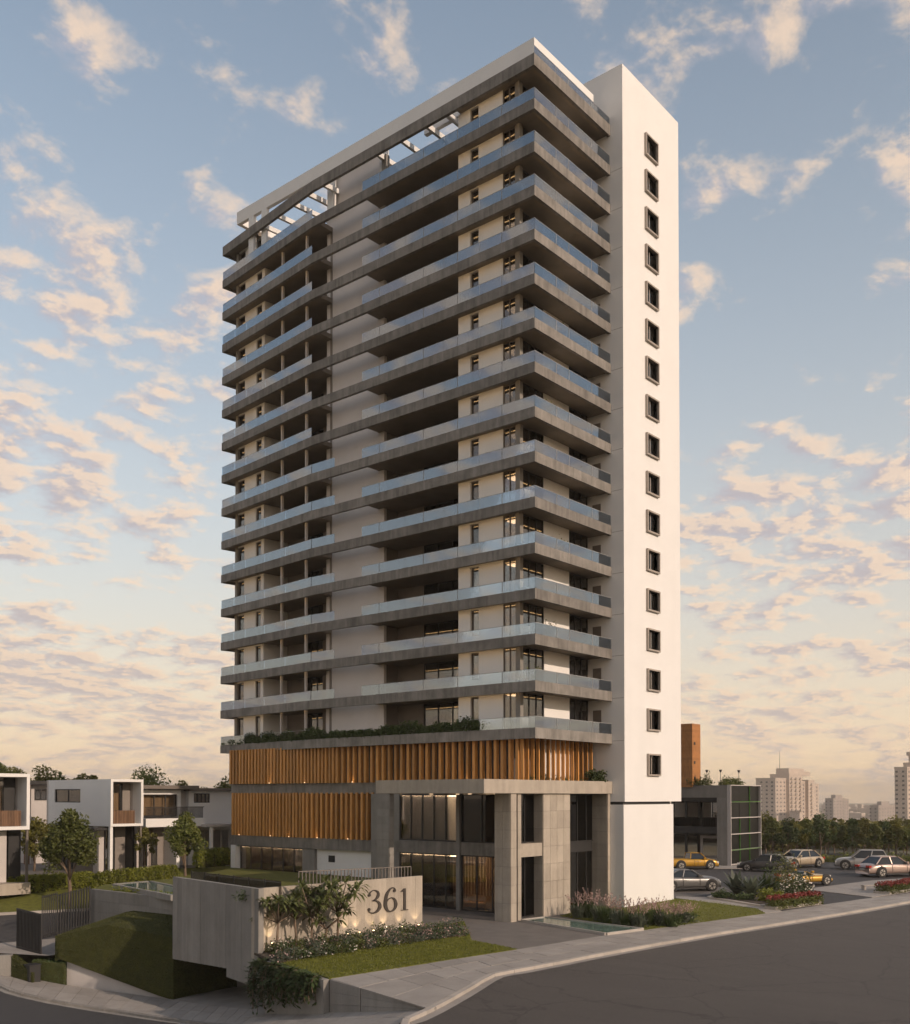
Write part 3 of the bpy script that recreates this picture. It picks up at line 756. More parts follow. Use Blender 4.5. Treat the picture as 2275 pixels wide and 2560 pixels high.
for px in (800, 765, 730, 690, 655):
    s = along(px, (0, KINK), END, 480); q = Vector((0, KINK, 0)) + ul*s + inl*0.27; b = q + inl*4.6
    MB().prism([(q.x-ul.x*.12, q.y-ul.y*.12), (b.x-ul.x*.12, b.y-ul.y*.12), (b.x+ul.x*.12, b.y+ul.y*.12), (q.x+ul.x*.12, q.y+ul.y*.12)], ZS[0]+0.02, ZS[0]+0.42).build('pergola_beam', M['white'], tower)
yc = yx(962, 1.0, 420); MB().box(0.9, yc-0.25, ZS[1]+0.5, 1.3, yc+0.25, ZS[0]+0.4).build('pergola_post', M['concrete_mid'], tower)

# --- white stair shaft
YC = -1.08; XC1 = xy(1703, YC); zseam = zat(2004.5, XR, YC)
zct = zat(158.5, XR, YC)
shaft = MB()
XW = [xy(1617, YC), xy(1648, YC)]
WIN_PX = [332,423.6,517,610,703,797,890,986,1081,1177,1274,1371,1471,1570,1671,1771,1884]
wz = []
for p in WIN_PX:
    zt_ = zat(p, XW[0], YC) - 0.12; wz.append((zt_-1.5, zt_))
shaft.box(XR, YC, zseam, XW[0]+0.12, YC+9, zct); shaft.box(XW[1]-0.12, YC, zseam, XC1, YC+9, zct)
zprev = zct
for (a, b) in wz:
    shaft.box(XW[0]+0.12, YC+0.002, b, XW[1]-0.12, YC+8.9, zprev-0.0); zprev = a
shaft.box(XW[0]+0.12, YC+0.002, zseam, XW[1]-0.12, YC+8.9, zprev)
sh_o = shaft.build('stair_shaft', M['white'], tower)
lowb = MB(); XL1 = xy(1684, YC); lowb.box(XR-0.12, YC+0.03, -0.3, XL1, YC+8.6, zseam-0.22); lowb.build('shaft_base', M['white'], tower)
MB().box(XR+0.15, YC+0.25, zseam-0.25, XL1-0.15, YC+8.4, zseam+0.05).build('shadow_gap', M['dark'], tower)
# faint pour joints on the shaded face
jm = MB()
for fi in range(1, 16): jm.box(XR-0.004, YC+0.05, ZS[fi]+0.2, XR+0.001, 1.0, ZS[fi]+0.225)
jm.build('render_joint', M['taupe'], sh_o)
fr_me = MB(); a_, b_ = XW[0], XW[1]; hw_ = (b_-a_)/2; H_ = 1.5
for (x0, x1, z0, z1) in ((-hw_, -hw_+0.12, -0.12, H_+0.12), (hw_-0.12, hw_, -0.12, H_+0.12), (-hw_+0.12, hw_-0.12, -0.12, 0.0), (-hw_+0.12, hw_-0.12, H_, H_+0.12)):
    fr_me.box(x0, -0.20, z0, x1, 0.30, z1)
fr_me.box(-0.04, 0.14, 0, 0.04, 0.22, H_)
fr_me = fr_me.mesh('shaft_window_frame', M['frame_pale'])
for (a, b) in wz:
    f = link('window', fr_me, tower); f.location = ((XW[0]+XW[1])/2, YC, a)
    for k, sx in enumerate((-1, 1)):
        ibox('pane', M['winglass' if k else 'darkglass'], f, ((XW[0]+XW[1])/2 + sx*(hw_-0.14)/2, YC+0.18, (a+b)/2), (hw_-0.2, 0.02, H_-0.02))
    ibox('room_wall', M['taupe'], f, ((XW[0]+XW[1])/2, YC+0.5, (a+b)/2), (2*hw_-0.26, 0.1, H_-0.01))
# ------------------------------------------------------------------ podium of the tower
ZB1a, ZB1b = 8.63, 9.56          # upper beam
ZB2a, ZB2b = 3.98, 4.92          # lower beam
XP = 0.80
yPl = yx(578, XP); yPr = yx(937, XP)
ZP = ZS[15]                      # underside of the planter slab
pb = MB(); pb.box(XP, 9.4, ZB1a, XP+0.5, yPl, ZB1b); pb.build('podium_beam', M['fascia'], tower)
pb = MB(); pb.box(XP+0.002, yPr-0.6, ZB2a, XP+0.6, yPl-0.003, ZB2b); pb.build('podium_beam', M['fascia'], tower)
# timber battens, one by one
def battens(parent, A, t, n, s0, s1, z0, z1, step, wid, dep):
    s = s0
    while s < s1:
        a = A + t*(s + random.uniform(-.03, .03)); st = step(s) if callable(step) else step
        ibox('timber_batten', M['timber'], parent, (a.x, a.y, (z0+z1)/2), (wid*random.uniform(.85, 1.1), dep, z1-z0), math.atan2(t.y, t.x) + random.uniform(-.1, .1)); s += st
up = MB(); up.box(XP+0.6, 2.9, ZB1b-0.4, XP+0.75, yPl-0.2, ZP+0.1); up.build('podium_wall', M['room'], tower)  # backing coloured dark so the gaps between battens look deeper in shade
battens(tower, Vector((0.62, 0, 0)), VY, nX, 1.9, yPl-0.15, ZB1b-0.02, ZP+0.16, lambda s: 0.66 if s < 20 else 0.44, 0.24, 0.34)
battens(tower, Vector((0, 1.6, 0)), VX, nY, 0.62, 9.9, ZB1b-0.02, ZP+0.16, 0.64, 0.12, 0.26)
MB().box(XP+0.8, 3.0, ZB1b-0.02, 9.9, 3.1, ZP+0.1).build('podium_wall', M['timber2'], tower)
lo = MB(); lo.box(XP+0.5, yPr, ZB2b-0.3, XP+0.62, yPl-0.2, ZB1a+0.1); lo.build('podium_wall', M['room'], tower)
battens(tower, Vector((0.86, 0, 0)), VY, nX, yPr+0.2, yPl-0.15, ZB2b-0.02, ZB1a+0.1, lambda s: 0.60 if s < 24 else 0.44, 0.25, 0.34)
# small batten lamps
for k in range(5):
    y = yPr + 2.5 + k*3.6 + random.uniform(-.6, .6)
    ibox('batten_lamp', M['lampsoft'], tower, (0.68, y, ZB2b+0.03), (0.06, 0.06, 0.05))
    pl_ = bpy.data.lights.new('batten_light', 'POINT'); pl_.energy = random.choice([0.4, 0.8, 1.5, 2.5]); pl_.color = (1, .62, .28); pl_.shadow_soft_size = 0.05
    lo_ = link('batten_light', pl_, tower); lo_.location = (0.45, y, ZB2b+0.22)
for k in range(5):
    y = 7.0 + k*5.6 + random.uniform(-1, 1)
    ibox('batten_lamp', M['lampsoft'], tower, (0.40, y, ZB1b+0.03), (0.06, 0.06, 0.05))
    pl_ = bpy.data.lights.new('batten_light', 'POINT'); pl_.energy = random.choice([0.3, 0.7, 1.2, 2]); pl_.color = (1, .62, .28); pl_.shadow_soft_size = 0.05
    lo_ = link('batten_light', pl_, tower); lo_.location = (0.2, y, ZB1b+0.22)
# ground floor of the long side
y600, y763, y793 = yx(600, XP+0.4), yx(763, XP+0.4), yx(793, XP+0.4)
gf = MB(); gf.box(XP+0.4, yx(798, XP+0.4)-0.001, -0.1, XP+0.7, 14.0, ZB2a+0.05) if False else None
gf.box(XP+0.4, 14.2, -0.1, XP+0.7, y793, ZB2a+0.02); gf.box(XP-0.1, y600, -0.1, XP+0.7, yPl-0.1, ZB2a+0.02)
gf.build('ground_floor_wall', M['white'], tower)
MB().box(XP+0.1, y793, -0.1, XP+0.7, y763, ZB2a+0.02).build('pier', M['concrete_mid'], tower)
window(Vector((XP+0.5, 0, 0)), VY, y763, y600, 0.1, ZB2a, nX, 6, fr=0.12, curtain=(0, 1, 'blind'))
ys = yx(830, XP+0.4); ibox('small_window', M['dark'], tower, (XP+0.39, ys, 3.2), (0.06, 0.75, 0.55))
# canopy on the sunny corner
XK, YK1 = xy(1210, 0.0), 9.8
cp = MB(); cp.prism([(XK, 0), (XR-0.005, 0), (XR-0.005, 9.39), (XP+0.003, 9.39), (XP+0.003, YK1), (XK, YK1)], ZB1a, ZB1b)
can = cp.build('canopy', M['concrete'], tower)
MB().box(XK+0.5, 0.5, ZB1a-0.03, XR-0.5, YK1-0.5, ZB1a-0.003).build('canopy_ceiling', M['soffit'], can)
for (x, y) in ((-3.5, 3), (-3.5, 6.5), (-0.6, 3), (-0.6, 6.5)): ibox('downlight', M['lampsoft'], can, (x, y, ZB1a-0.04), (0.18, 0.18, 0.03))
def panel_column(name, x0, y0, x1, y1, z0, z1, rows, cols_x=1, cols_y=1, m='concrete', back=True):
    core = MB().box(x0+0.03, y0+0.03, z0, x1-0.03, y1-0.03, z1-0.002).build(name, M['concrete_mid'], tower)
    hz_ = (z1-z0)/rows
    for r in range(rows):
        za, zb_ = z0 + r*hz_ + 0.012, z0 + (r+1)*hz_ - 0.012
        for c in range(cols_x):
            a, b = x0 + (x1-x0)*c/cols_x + 0.010, x0 + (x1-x0)*(c+1)/cols_x - 0.010
            ibox('concrete_panel', M[m], core, ((a+b)/2, y0+0.02+random.uniform(-.006, .0), (za+zb_)/2), (b-a, 0.05, zb_-za))
        for c in range(cols_y):
            a, b = y0 + 0.05 + (y1-y0-.05)*c/cols_y + 0.010, y0 + .05 + (y1-y0-.05)*(c+1)/cols_y - 0.010
            ibox('concrete_panel', M[m], core, (x0+0.02+random.uniform(-.006, 0), (a+b)/2, (za+zb_)/2), (0.05, b-a, zb_-za))
    return core
zc_ = ZB1a - 0.004
panel_column('column', xy(1277, .12), 0.12, xy(1291, .12), 1.5, -0.02, zc_, 7, 1, 2)
panel_column('column', xy(1294, .2), 0.2, xy(1303, .2), 0.9, -0.02, zc_, 7)
panel_column('column', xy(1358, .2), 0.2, xy(1425, .2), 1.3, -0.02, zc_, 7, 4, 1)
panel_column('column', xy(1519, .12), 0.12, XR-0.13, 1.75, -0.02, zc_, 9, 1, 1)
panel_column('pier', XK+0.05, 8.5, XK+0.5, 9.7, -0.02, zc_, 16, 1, 1, 'concrete_mid')
xa, xb = xy(1303, .3), xy(1358, .3)
MB().box(xa, 0.3, 4.27, xb, 0.8, 5.18).build('link_beam', M['concrete'], tower)
# dark glazing between the columns
zg = ZB1a-0.05
window(Vector((0, 1.0, 0)), VX, xa+0.02, xb-0.02, 5.2, zg, nY, 2, mat='darkglass', fr=0.06)
window(Vector((0, 1.0, 0)), VX, xa+0.02, xb-0.02, 0.05, 4.25, nY, 2, mat='darkglass', fr=0.06)
xg0, xg1 = xy(1425, 1.3), xy(1519, .3)
window(Vector((0, 1.5, 0)), VX, xg0, xg1, 5.0, zg, nY, 3, mat='darkglass', fr=0.07)
window(Vector((0, 1.5, 0)), VX, xg0, xg1, 0.05, 4.3, nY, 3, mat='winglass', fr=0.07, curtain=(0, .3, 'curtain'))
MB().box(xg0, 1.52, 4.3, xg1, 1.8, 5.0).build('floor_edge', M['dark'], tower)
# lobby
XG = 0.62
y973, y998, y1143, y1152, y1228 = (yx(p, XG) for p in (973, 998, 1143, 1152, 1232))
yR = 1.4
MB().box(XG-0.05, yR, 4.1, XG+0.5, y973+1.5, 5.02).build('lobby_beam', M['fascia'], tower)
MB().box(XG-0.15, y1152, -0.02, XG+0.3, y1143, ZB1a-0.004).build('column', M['concrete_mid'], tower)
MB().box(XG+0.004, y998, -0.02, XG+0.3, y973+2, ZB1a-0.006).build('lobby_wall', M['concrete_mid'], tower)
window(Vector((XG+0.1, 0, 0)), VY, y1143, y998, 5.03, ZB1a-0.04, nX, 5, fr=0.11, curtain=(0, 1, 'blind'))
window(Vector((XG+0.1, 0, 0)), VY, yR, y1152, 5.03, ZB1a-0.04, nX, 3, mat='darkglass', fr=0.08)
window(Vector((XG+0.1, 0, 0)), VY, y1143, y998, 0.02, 4.09, nX, 5, fr=0.08, curtain=(.25, 1, 'curtain'))
window(Vector((XG+0.1, 0, 0)), VY, yR, y1152, 0.02, 4.09, nX, 4, fr=0.08)
lb = MB(); lb.box(6.4, 1.6, 0, 6.6, 16, 8.6); lb.box(XG+0.4, 15.6, 0, 6.4, 15.8, 8.6); lb.build('lobby_wall', M['room_warm'], tower)
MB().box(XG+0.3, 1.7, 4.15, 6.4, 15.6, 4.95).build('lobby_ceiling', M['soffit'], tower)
MB().box(XG+0.2, 1.6, 0.0, 6.4, 15.6, 0.03).build('lobby_floor', M['drive'], tower)
for (x, y) in ((2.5, 4), (2.5, 8), (2.5, 12), (4.8, 6), (4.8, 10), (2.0, 14.5)): ibox('ceiling_lamp', M['lamp_lobby'], tower, (x, y, 4.13), (0.7, 0.7, 0.03))
for y in (6, 9, 12, 14.5): ibox('ceiling_lamp', M['lamp_lobby'], tower, (2.4, y, 8.55), (1.2, 1.2, 0.03))  # unseen lamps added behind the upper curtains to make them glow
for k in range(5): ibox('ceiling_lamp', M['lamp_lobby'], tower, (2.6, y763 + (y600-y763)*(k+.5)/5, 3.93), (.8, .8, .03))  # likewise added out of sight, to backlight the ground floor blinds
MB().box(XP+0.72, y793+.1, 3.95, 5.5, yPl-.3, 4.05).build('ground_floor_ceiling', M['soffit'], tower); MB().box(5.4, y793, 0, 5.5, yPl-.3, 3.94).build('ground_floor_back', M['room_warm'], tower)
for k in range(22):                                   # timber screen inside the lobby
    ibox('screen_batten', M['timber2'], tower, (4.2, 7.2 + k*0.3, 2.05), (0.08, 0.10, 3.9))
# strip lamps washing the curtains; the two ground floor ones added to brighten them
MB().box(XG+0.18, y1143+.1, ZB1a-.20, XG+0.30, y998-.1, ZB1a-.13).build('curtain_lamp', M['lamp_lobby'], tower)
MB().box(XG+0.18, y1143+.1, 3.94, XG+0.30, y998-.1, 4.02).build('curtain_lamp', M['lamp_lobby'], tower)
MB().box(XP+0.58, y763+.1, ZB2a-.15, XP+0.70, y600-.1, ZB2a-.09).build('curtain_lamp', M['lamp_lobby'], tower)
# lobby bench and chair
bench = thing('lobby_sofa', 'tan sofa inside the glazed ground floor lobby', 'sofa', (2.2, 7.0, 0.03))
sfm = m_plain('sofa_fabric', (0.42, 0.24, 0.10), 0.8, 0.1)
for nm, bx_ in (('seat', (-.45,-1.1,.12,.45,1.1,.45)), ('backrest', (.30,-1.1,.452,.5,1.1,.95)), ('armrest', (-.45,-1.3,.12,.45,-1.102,.65)), ('armrest', (-.45,1.102,.12,.45,1.3,.65)), ('leg', (-.4,-1.2,0,-.3,-1.1,.118)), ('leg', (-.4,1.1,0,-.3,1.2,.118)), ('leg', (.3,-1.2,0,.4,-1.1,.118)), ('leg', (.3,1.1,0,.4,1.2,.118))):
    link(nm, MB().box(*bx_).mesh(nm, sfm), bench, local=True)
# planting along the planter slab, bush on the canopy
def leaf_cloud(pts, size, mb=None, tilt=1.0, aspect=0.55):
    """leaf quads scattered at pts"""
    n = len(pts); a = rng.normal(size=(n, 3)); a[:, 2] *= 0.7; a /= np.linalg.norm(a, axis=1)[:, None]
    b = rng.normal(size=(n, 3)); b -= a*(a*b).sum(1)[:, None]; b /= np.linalg.norm(b, axis=1)[:, None]
    s = size*rng.uniform(0.6, 1.35, n)[:, None]; p = np.asarray(pts)
    v = np.stack([p - a*s*0.5, p + b*s*aspect*0.5, p + a*s*0.5, p - b*s*aspect*0.5], 1).reshape(-1, 3)
    mb = mb or MB(); k = len(mb.v); mb.v += [tuple(q) for q in v.tolist()]; mb.f += [(k+4*i, k+4*i+1, k+4*i+2, k+4*i+3) for i in range(n)]
    return mb
zpl = ZS[15]+FASC
pts = []
for k in range(260):
    y = 4.6 + (KINK-4.6)*k/259 + random.uniform(-.2, .2); hh = 0.95*(0.85+0.3*math.sin(y*1.7)*math.sin(y*0.6+1)) if y < 16.5 or y > 20.5 else 0.6
    for j in range(46): pts.append((random.gauss(0.32, 0.16), y+random.uniform(-.25, .25), zpl-0.1 + random.random()**0.7*hh*random.uniform(.7, 1.2)))
for k in range(190):
    s = 14.2*k/189; q = Vector((0, KINK, 0)) + ul*s + inl*random.gauss(.32, .12); hh = 0.95*(0.8+0.25*math.sin(s*2.1)) * (1 if s < 11 else 0.55)
    for j in range(46): pts.append((q.x+random.uniform(-.2,.2), q.y+random.uniform(-.25, .25), zpl-0.1 + random.random()**0.7*hh*random.uniform(.7, 1.2)))
pf = leaf_cloud(pts, 0.17).build('planter_foliage', M['leaf_dark'], kind='stuff'); tag(pf, 'dark green planting along the balcony edge above the timber battens', 'plants')
def bush(name, label, cat, loc, r, h, n, m, size=0.14, group=None, flowers=None, nf=0, stem='bark'):
    t = thing(name, label, cat, loc, group=group)
    u = rng.normal(size=(n, 3)); u /= np.linalg.norm(u, axis=1)[:, None]; u[:, 2] = np.abs(u[:, 2])
    lump = 1 + 0.22*np.sin(u[:, 0]*5 + loc[0])*np.sin(u[:, 1]*6 + loc[1]) + 0.18*np.sin(u[:, 2]*9+loc[0]*3)
    rad = (rng.random(n)**0.45)*lump
    p = u*rad[:, None]*np.array([r, r, h])
    link('foliage', leaf_cloud(p, size).mesh('foliage', M[m]), t, local=True)
    st = MB()
    for k in range(4):
        a = k*1.6; st.tube([(0.05*math.cos(a), 0.05*math.sin(a), -0.05), (r*.35*math.cos(a), r*.35*math.sin(a), h*.6)], [0.03, 0.015], 5)
    link('stem', st.mesh('stem', M[stem]), t, local=True)
    if flowers:
        fu = rng.normal(size=(nf, 3)); fu /= np.linalg.norm(fu, axis=1)[:, None]; fu[:, 2] = np.abs(fu[:, 2])
        link('flower', leaf_cloud(fu*np.array([r, r, h])*rng.uniform(.85, 1.12, nf)[:, None], size*0.9, aspect=0.8).mesh('flower', M[flowers]), t, local=True)
    return t
bush('shrub', 'dark round shrub on the canopy edge beside the stair shaft', 'shrub', (9.2, 0.9, ZB1b), 0.9, 1.0, 900, 'leaf_dark', 0.2)
for k in range(7):
    bush('shrub', f'low dark shrub behind the podium battens, {ORD[k]} from the corner', 'shrub', (1.7+k*1.1, 1.9+0.1*(k % 2), ZB1b), 0.45, 0.5, 220, 'leaf_dark', 0.14, group='shrubs behind the podium battens')
# chairs on the corner balconies
def make_chair():
    t = thing('balcony_chair', 'x', 'chair'); m = M['steel']; mm = M['blind']
    link('seat', MB().box(-.25,-.25,.38,.25,.25,.45).mesh('seat', mm), t, local=True)
    link('backrest', MB().prism([(-.27,-.24),(-.22,-.24),(-.22,.24),(-.27,.24)], .451, .95).mesh('backrest', mm), t, local=True)
    lm = MB().box(-.02,-.02,0,.02,.02,.379).mesh('leg', m)
    for x in (-.22, .22):
        for y in (-.22, .22): o = link('leg', lm, t, local=True); o.location = (x, y, 0)
    return t
proto = make_chair()
for k, fi in enumerate(range(15, 0, -1)):
    o = proto if k == 0 else copy_tree(proto)
    o.location = (0.45, 1.3+0.25*math.sin(k*2), ZS[fi]+0.521); o.rotation_euler = (0, 0, 1.0+k*1.3)
    o['label'] = f'pale chair on the corner balcony, {ORD[k]} balcony up from the timber battens'; o['group'] = 'chairs on the corner balconies'

# potted plants on a few corner balconies
for k, fi in enumerate((14, 13, 11, 9, 8, 6, 4, 2)):
    t = thing('potted_plant', f'leafy potted plant behind the glass, {ORD[15-fi]} corner balcony up from the battens', 'plant', (1.0 + (k*1.7) % 5.5, .75, ZS[fi]+.52), group='potted plants on the balconies')
    link('pot', MB().cyl((0, 0), .16, 0, .38, 10, .22).mesh('pot', M['concrete_mid']), t, local=True)
    u = rng.normal(size=(240, 3))*np.array([.22, .22, .28]); link('foliage', leaf_cloud(u + np.array([0, 0, .75]), .16).mesh('foliage', M['leaf']), t, local=True)
# ------------------------------------------------------------------ number wall and garden in front of the tower
SC = Vector((*at(648, 53.9), 0)); SL = Vector((*at(434, 62.0), 0)); SR = Vector((*at(1056, 63.1), 0))
ZTW = 3.53
tL = (SL-SC).normalized(); tR = (SR-SC).normalized()
nL = Vector((tL.y, -tL.x, 0)) if Vector((tL.y, -tL.x, 0)).dot(Vector((FX, FY, 0))) < 0 else Vector((-tL.y, tL.x, 0))     # towards the viewer
nR = Vector((tR.y, -tR.x, 0)) if Vector((tR.y, -tR.x, 0)).dot(Vector((FX, FY, 0))) < 0 else Vector((-tR.y, tR.x, 0))
sign = thing('number_wall', 'board-marked concrete wall carrying the large numerals 361', 'sign wall', (SC.x, SC.y, 0))
def board_wall(parent, A, t, n, length, z0, z1, th, wd, m):
    core = MB(); a = A - n*0.03; b = A + t*length - n*0.03; c = b - n*(th-0.03); d = a - n*(th-0.03)
    core.prism([(a.x, a.y), (b.x, b.y), (c.x, c.y), (d.x, d.y)], z0 if not isinstance(z0, tuple) else [z0[0], z0[1], z0[1], z0[0]], z1-0.004)
    co = core.build('wall_core', M[m], parent)
    k = max(1, round(length/wd))
    for i in range(k):
        s0, s1 = length*i/k + 0.004, length*(i+1)/k - 0.004; pr = random.uniform(0.0, 0.014)
        zz0 = z0 if not isinstance(z0, tuple) else z0[0] + (z0[1]-z0[0])*(i+.5)/k
        p, q = A + t*s0, A + t*s1
        MB().prism([(p.x+n.x*pr, p.y+n.y*pr), (q.x+n.x*pr, q.y+n.y*pr), (q.x-n.x*.04, q.y-n.y*.04), (p.x-n.x*.04, p.y-n.y*.04)], zz0, z1).build('concrete_board', M[m], co)
    return co
lenL = (SL-SC).length
board_wall(sign, SC, tL, nL, lenL, (-0.95, -1.45), ZTW, 0.3, 0.62, 'concrete_mid')
SI = SC + tR*0.05 - nR*0.45
lenR = (SR-SI).length; tR2 = (SR-SI).normalized()
board_wall(sign, SI, tR2, nR, lenR, -0.2, ZTW-0.02, 0.25, 0.60, 'concrete')
# bearing slab under the wall's corner
sb = MB(); a = SC + tL*(-1.6); b = SC + tL*3.6
sb.prism([(a.x, a.y), (b.x, b.y), (b.x-nL.x*.5, b.y-nL.y*.5), (a.x-nL.x*.5, a.y-nL.y*.5)], [-1.75, -1.6, -1.6, -1.75], [-0.08, -0.955, -0.955, -0.08]); sb.build('bearing_slab', M['concrete_mid'], sign)
# numerals, cut as thick and thin strokes
def stroke(mb, pts, wd, sub=7, th=0.05):
    P2 = [Vector((p[0], p[1], 0)) for p in pts]; pp, ww = [], []
    for i in range(len(P2)-1):
        p0, p1, p2, p3 = P2[max(0,i-1)], P2[i], P2[i+1], P2[min(len(P2)-1, i+2)]
        for k in range(sub):
            u = k/sub
            pp.append(0.5*((2*p1) + (p2-p0)*u + (2*p0-5*p1+4*p2-p3)*u*u + (3*p1-p0-3*p2+p3)*u**3)); ww.append(wd[i]+(wd[i+1]-wd[i])*u)
    pp.append(P2[-1]); ww.append(wd[-1]); Lf, Rt = [], []
    for i in range(len(pp)):
        t = (pp[min(i+1, len(pp)-1)] - pp[max(i-1, 0)]).normalized(); n = Vector((-t.y, t.x, 0)); Lf.append(pp[i]+n*ww[i]/2); Rt.append(pp[i]-n*ww[i]/2)
    k = len(mb.v); n_ = len(pp)
    for zz_ in (0, th):
        for q in Lf: mb.v.append((q.x, q.y, zz_))
        for q in Rt: mb.v.append((q.x, q.y, zz_))
    for i in range(n_-1):
        mb.f += [(k+i, k+i+1, k+n_+i+1, k+n_+i), (k+2*n_+i, k+3*n_+i, k+3*n_+i+1, k+2*n_+i+1), (k+i, k+2*n_+i, k+2*n_+i+1, k+i+1), (k+n_+i, k+n_+i+1, k+3*n_+i+1, k+3*n_+i)]
    mb.f += [(k, k+n_, k+3*n_, k+2*n_), (k+n_-1, k+3*n_-1, k+4*n_-1, k+2*n_-1)]
def disc(mb, c, r, th=0.05, n=14):
    k = len(mb.v)
    for zz_ in (0, th):
        for i in range(n): mb.v.append((c[0]+r*math.cos(6.2832*i/n), c[1]+r*math.sin(6.2832*i/n), zz_))
    mb.f += [tuple(k+i for i in reversed(range(n))), tuple(k+n+i for i in range(n))] + [(k+i, k+(i+1)%n, k+n+(i+1)%n, k+n+i) for i in range(n)]
def rect(mb, x0, y0, x1, y1, th=0.05): mb.box(x0, y0, 0, x1, y1, th)
def dig3():
    m = MB(); stroke(m, [(.07,.80),(.13,.92),(.29,.985),(.45,.90),(.47,.74),(.38,.60),(.24,.535)], [.06,.045,.035,.09,.13,.08,.03])
    stroke(m, [(.20,.535),(.38,.52),(.52,.40),(.54,.22),(.42,.06),(.24,.005),(.08,.06),(.03,.17)], [.03,.05,.11,.15,.11,.045,.04,.05])
    disc(m, (.075,.79), .062); disc(m, (.065,.17), .062); return m
def dig6():
    m = MB(); stroke(m, [(.50,.84),(.49,.93),(.40,.985),(.27,.93),(.13,.74),(.07,.48),(.07,.24),(.16,.06),(.30,.005),(.46,.08),(.54,.26),(.49,.47),(.35,.57),(.20,.52),(.12,.40)], [.05,.045,.04,.07,.12,.15,.15,.10,.04,.09,.14,.10,.045,.03,.02])
    disc(m, (.475,.85), .062); return m
def dig1():
    m = MB(); rect(m, .20, .03, .34, .985); m.add([(.20,.985,0),(.34,.985,0),(.20,.86,0),(.01,.85,0),(.01,.83,0),(.20,.985,.05),(.34,.985,.05),(.20,.86,.05),(.01,.85,.05),(.01,.83,.05)], [(0,3,2),(5,7,8),(0,5,8,3),(3,8,7,2)])
    rect(m, .04, 0, .50, .03); return m
sP = lambda px: along(px, (SI.x, SI.y), (SI.x+tR2.x, SI.y+tR2.y), 2250)
def hz_at(py, s): q = SI + tR2*s; return zat(py, q.x, q.y)
for fn, (px0, px1, pt, pbm) in ((dig3, (918, 952, 2226, 2284)), (dig6, (958, 992, 2220, 2280.5)), (dig1, (1000, 1019, 2221, 2276.5))):
    s0, s1 = sP(px0), sP(px1); z0, z1 = hz_at(pbm, s0), hz_at(pt, s0)
    mb = fn(); xs = [v[0] for v in mb.v]; x0, x1 = min(xs), max(xs); h = z1-z0
    out_v = []
    for (x, y, z) in mb.v:
        q = SI + tR2*(s0 + (x-x0)/(x1-x0)*(s1-s0)) + nR*(0.025+z); out_v.append((q.x, q.y, z0 + y*h))
    mb.v = out_v; mb.build('numeral', M['letter'], sign)
# wall uplights along the foot of the sign
UP_PX = [672, 862, 889, 925, 957, 997, 1037]
for k, px in enumerate(UP_PX):
    s = sP(px); q = SI + tR2*s + nR*0.32
    u = thing('uplight', f'small glowing uplight at the foot of the number wall, {ORD[k]} from its left end', 'lamp', (q.x, q.y, 0.55), group='uplights along the number wall')
    link('housing', MB().cyl((0, 0), 0.07, -0.5, 0, 10).mesh('housing', M['dark']), u, local=True)
    link('lens', MB().cyl((0, 0), 0.055, 0.002, 0.03, 10).mesh('lens', M['lamp']), u, local=True)
    ld = bpy.data.lights.new('uplight_beam', 'SPOT'); ld.energy = 24; ld.spot_size = R_(75); ld.spot_blend = 0.8; ld.color = (1, .72, .42); ld.shadow_soft_size = 0.04
    lo_ = link('uplight_beam', ld, u, local=True); lo_.location = (0, 0, 0.06)
    lo_.rotation_euler = (Vector((nR.x*0.35, nR.y*0.35, -1))).to_track_quat('-Z', 'Y').to_euler(); d_ = Vector((-nR.x*0.35, -nR.y*0.35, 1)); lo_.rotation_euler = (-d_).to_track_quat('Z', 'Y').to_euler()
# planting bed
bedp = [P(676,2402,0.03), P(700,2408,0.03), P(940,2362,0.03), P(1165,2340,0.03), P(1165,2318,.03), (SR.x, SR.y, 0.03), (SI.x, SI.y, 0.03)]
MB_ = MB(); MB_.prism([(p[0], p[1]) for p in bedp], 0.0, 0.12); struct(MB_.build('planting_bed', M['soil']))
kinds = [('lavender_clump', 'leaf_grey', 'pink', 'grey clump with pink flowers'), ('shrub', 'leaf_dark', 'white_flower', 'dark shrub with white flowers'), ('shrub', 'leaf', None, 'bright green shrub'), ('grass_clump', 'leaf_grey', None, 'grey tufted clump'), ('shrub', 'leaf_dark', None, 'plain dark mound')]
FA, FB = Vector(P(694,2402,0.1)), Vector(P(1160,2334,0.1))
rows_ = [(FA, FB, 26, 'front'), ((SI+nR*1.5+tR2*.2), Vector(P(1150,2322,.1)), 22, 'middle'), ((SI+nR*.65+tR2*.4), (SI+tR2*lenR+nR*.65), 18, 'back')]
for r, (a, b, n, rn) in enumerate(rows_):
    a = Vector((a.x, a.y, 0)); b = Vector((b.x, b.y, 0))
    for k in range(n):
        q = a.lerp(b, (k+0.5)/n) + Vector((random.uniform(-.15,.15), random.uniform(-.15,.15), 0)); nm, lm, fl, ds = kinds[(k*3+r+k//4) % 5]
        if r < 2 and k > .7*n: nm, lm, fl, ds = kinds[0 if k % 3 else 4]
        bush(nm, f'{ds}, {ORD[k]} from left, {rn} row below number wall', 'plant', (q.x, q.y, 0.1), random.uniform(.45, .68), random.uniform(.55, .85)*(1 if r else .8), 330, lm, 0.12, group='plants in the number wall bed', flowers=fl, nf=40 if fl else 0)
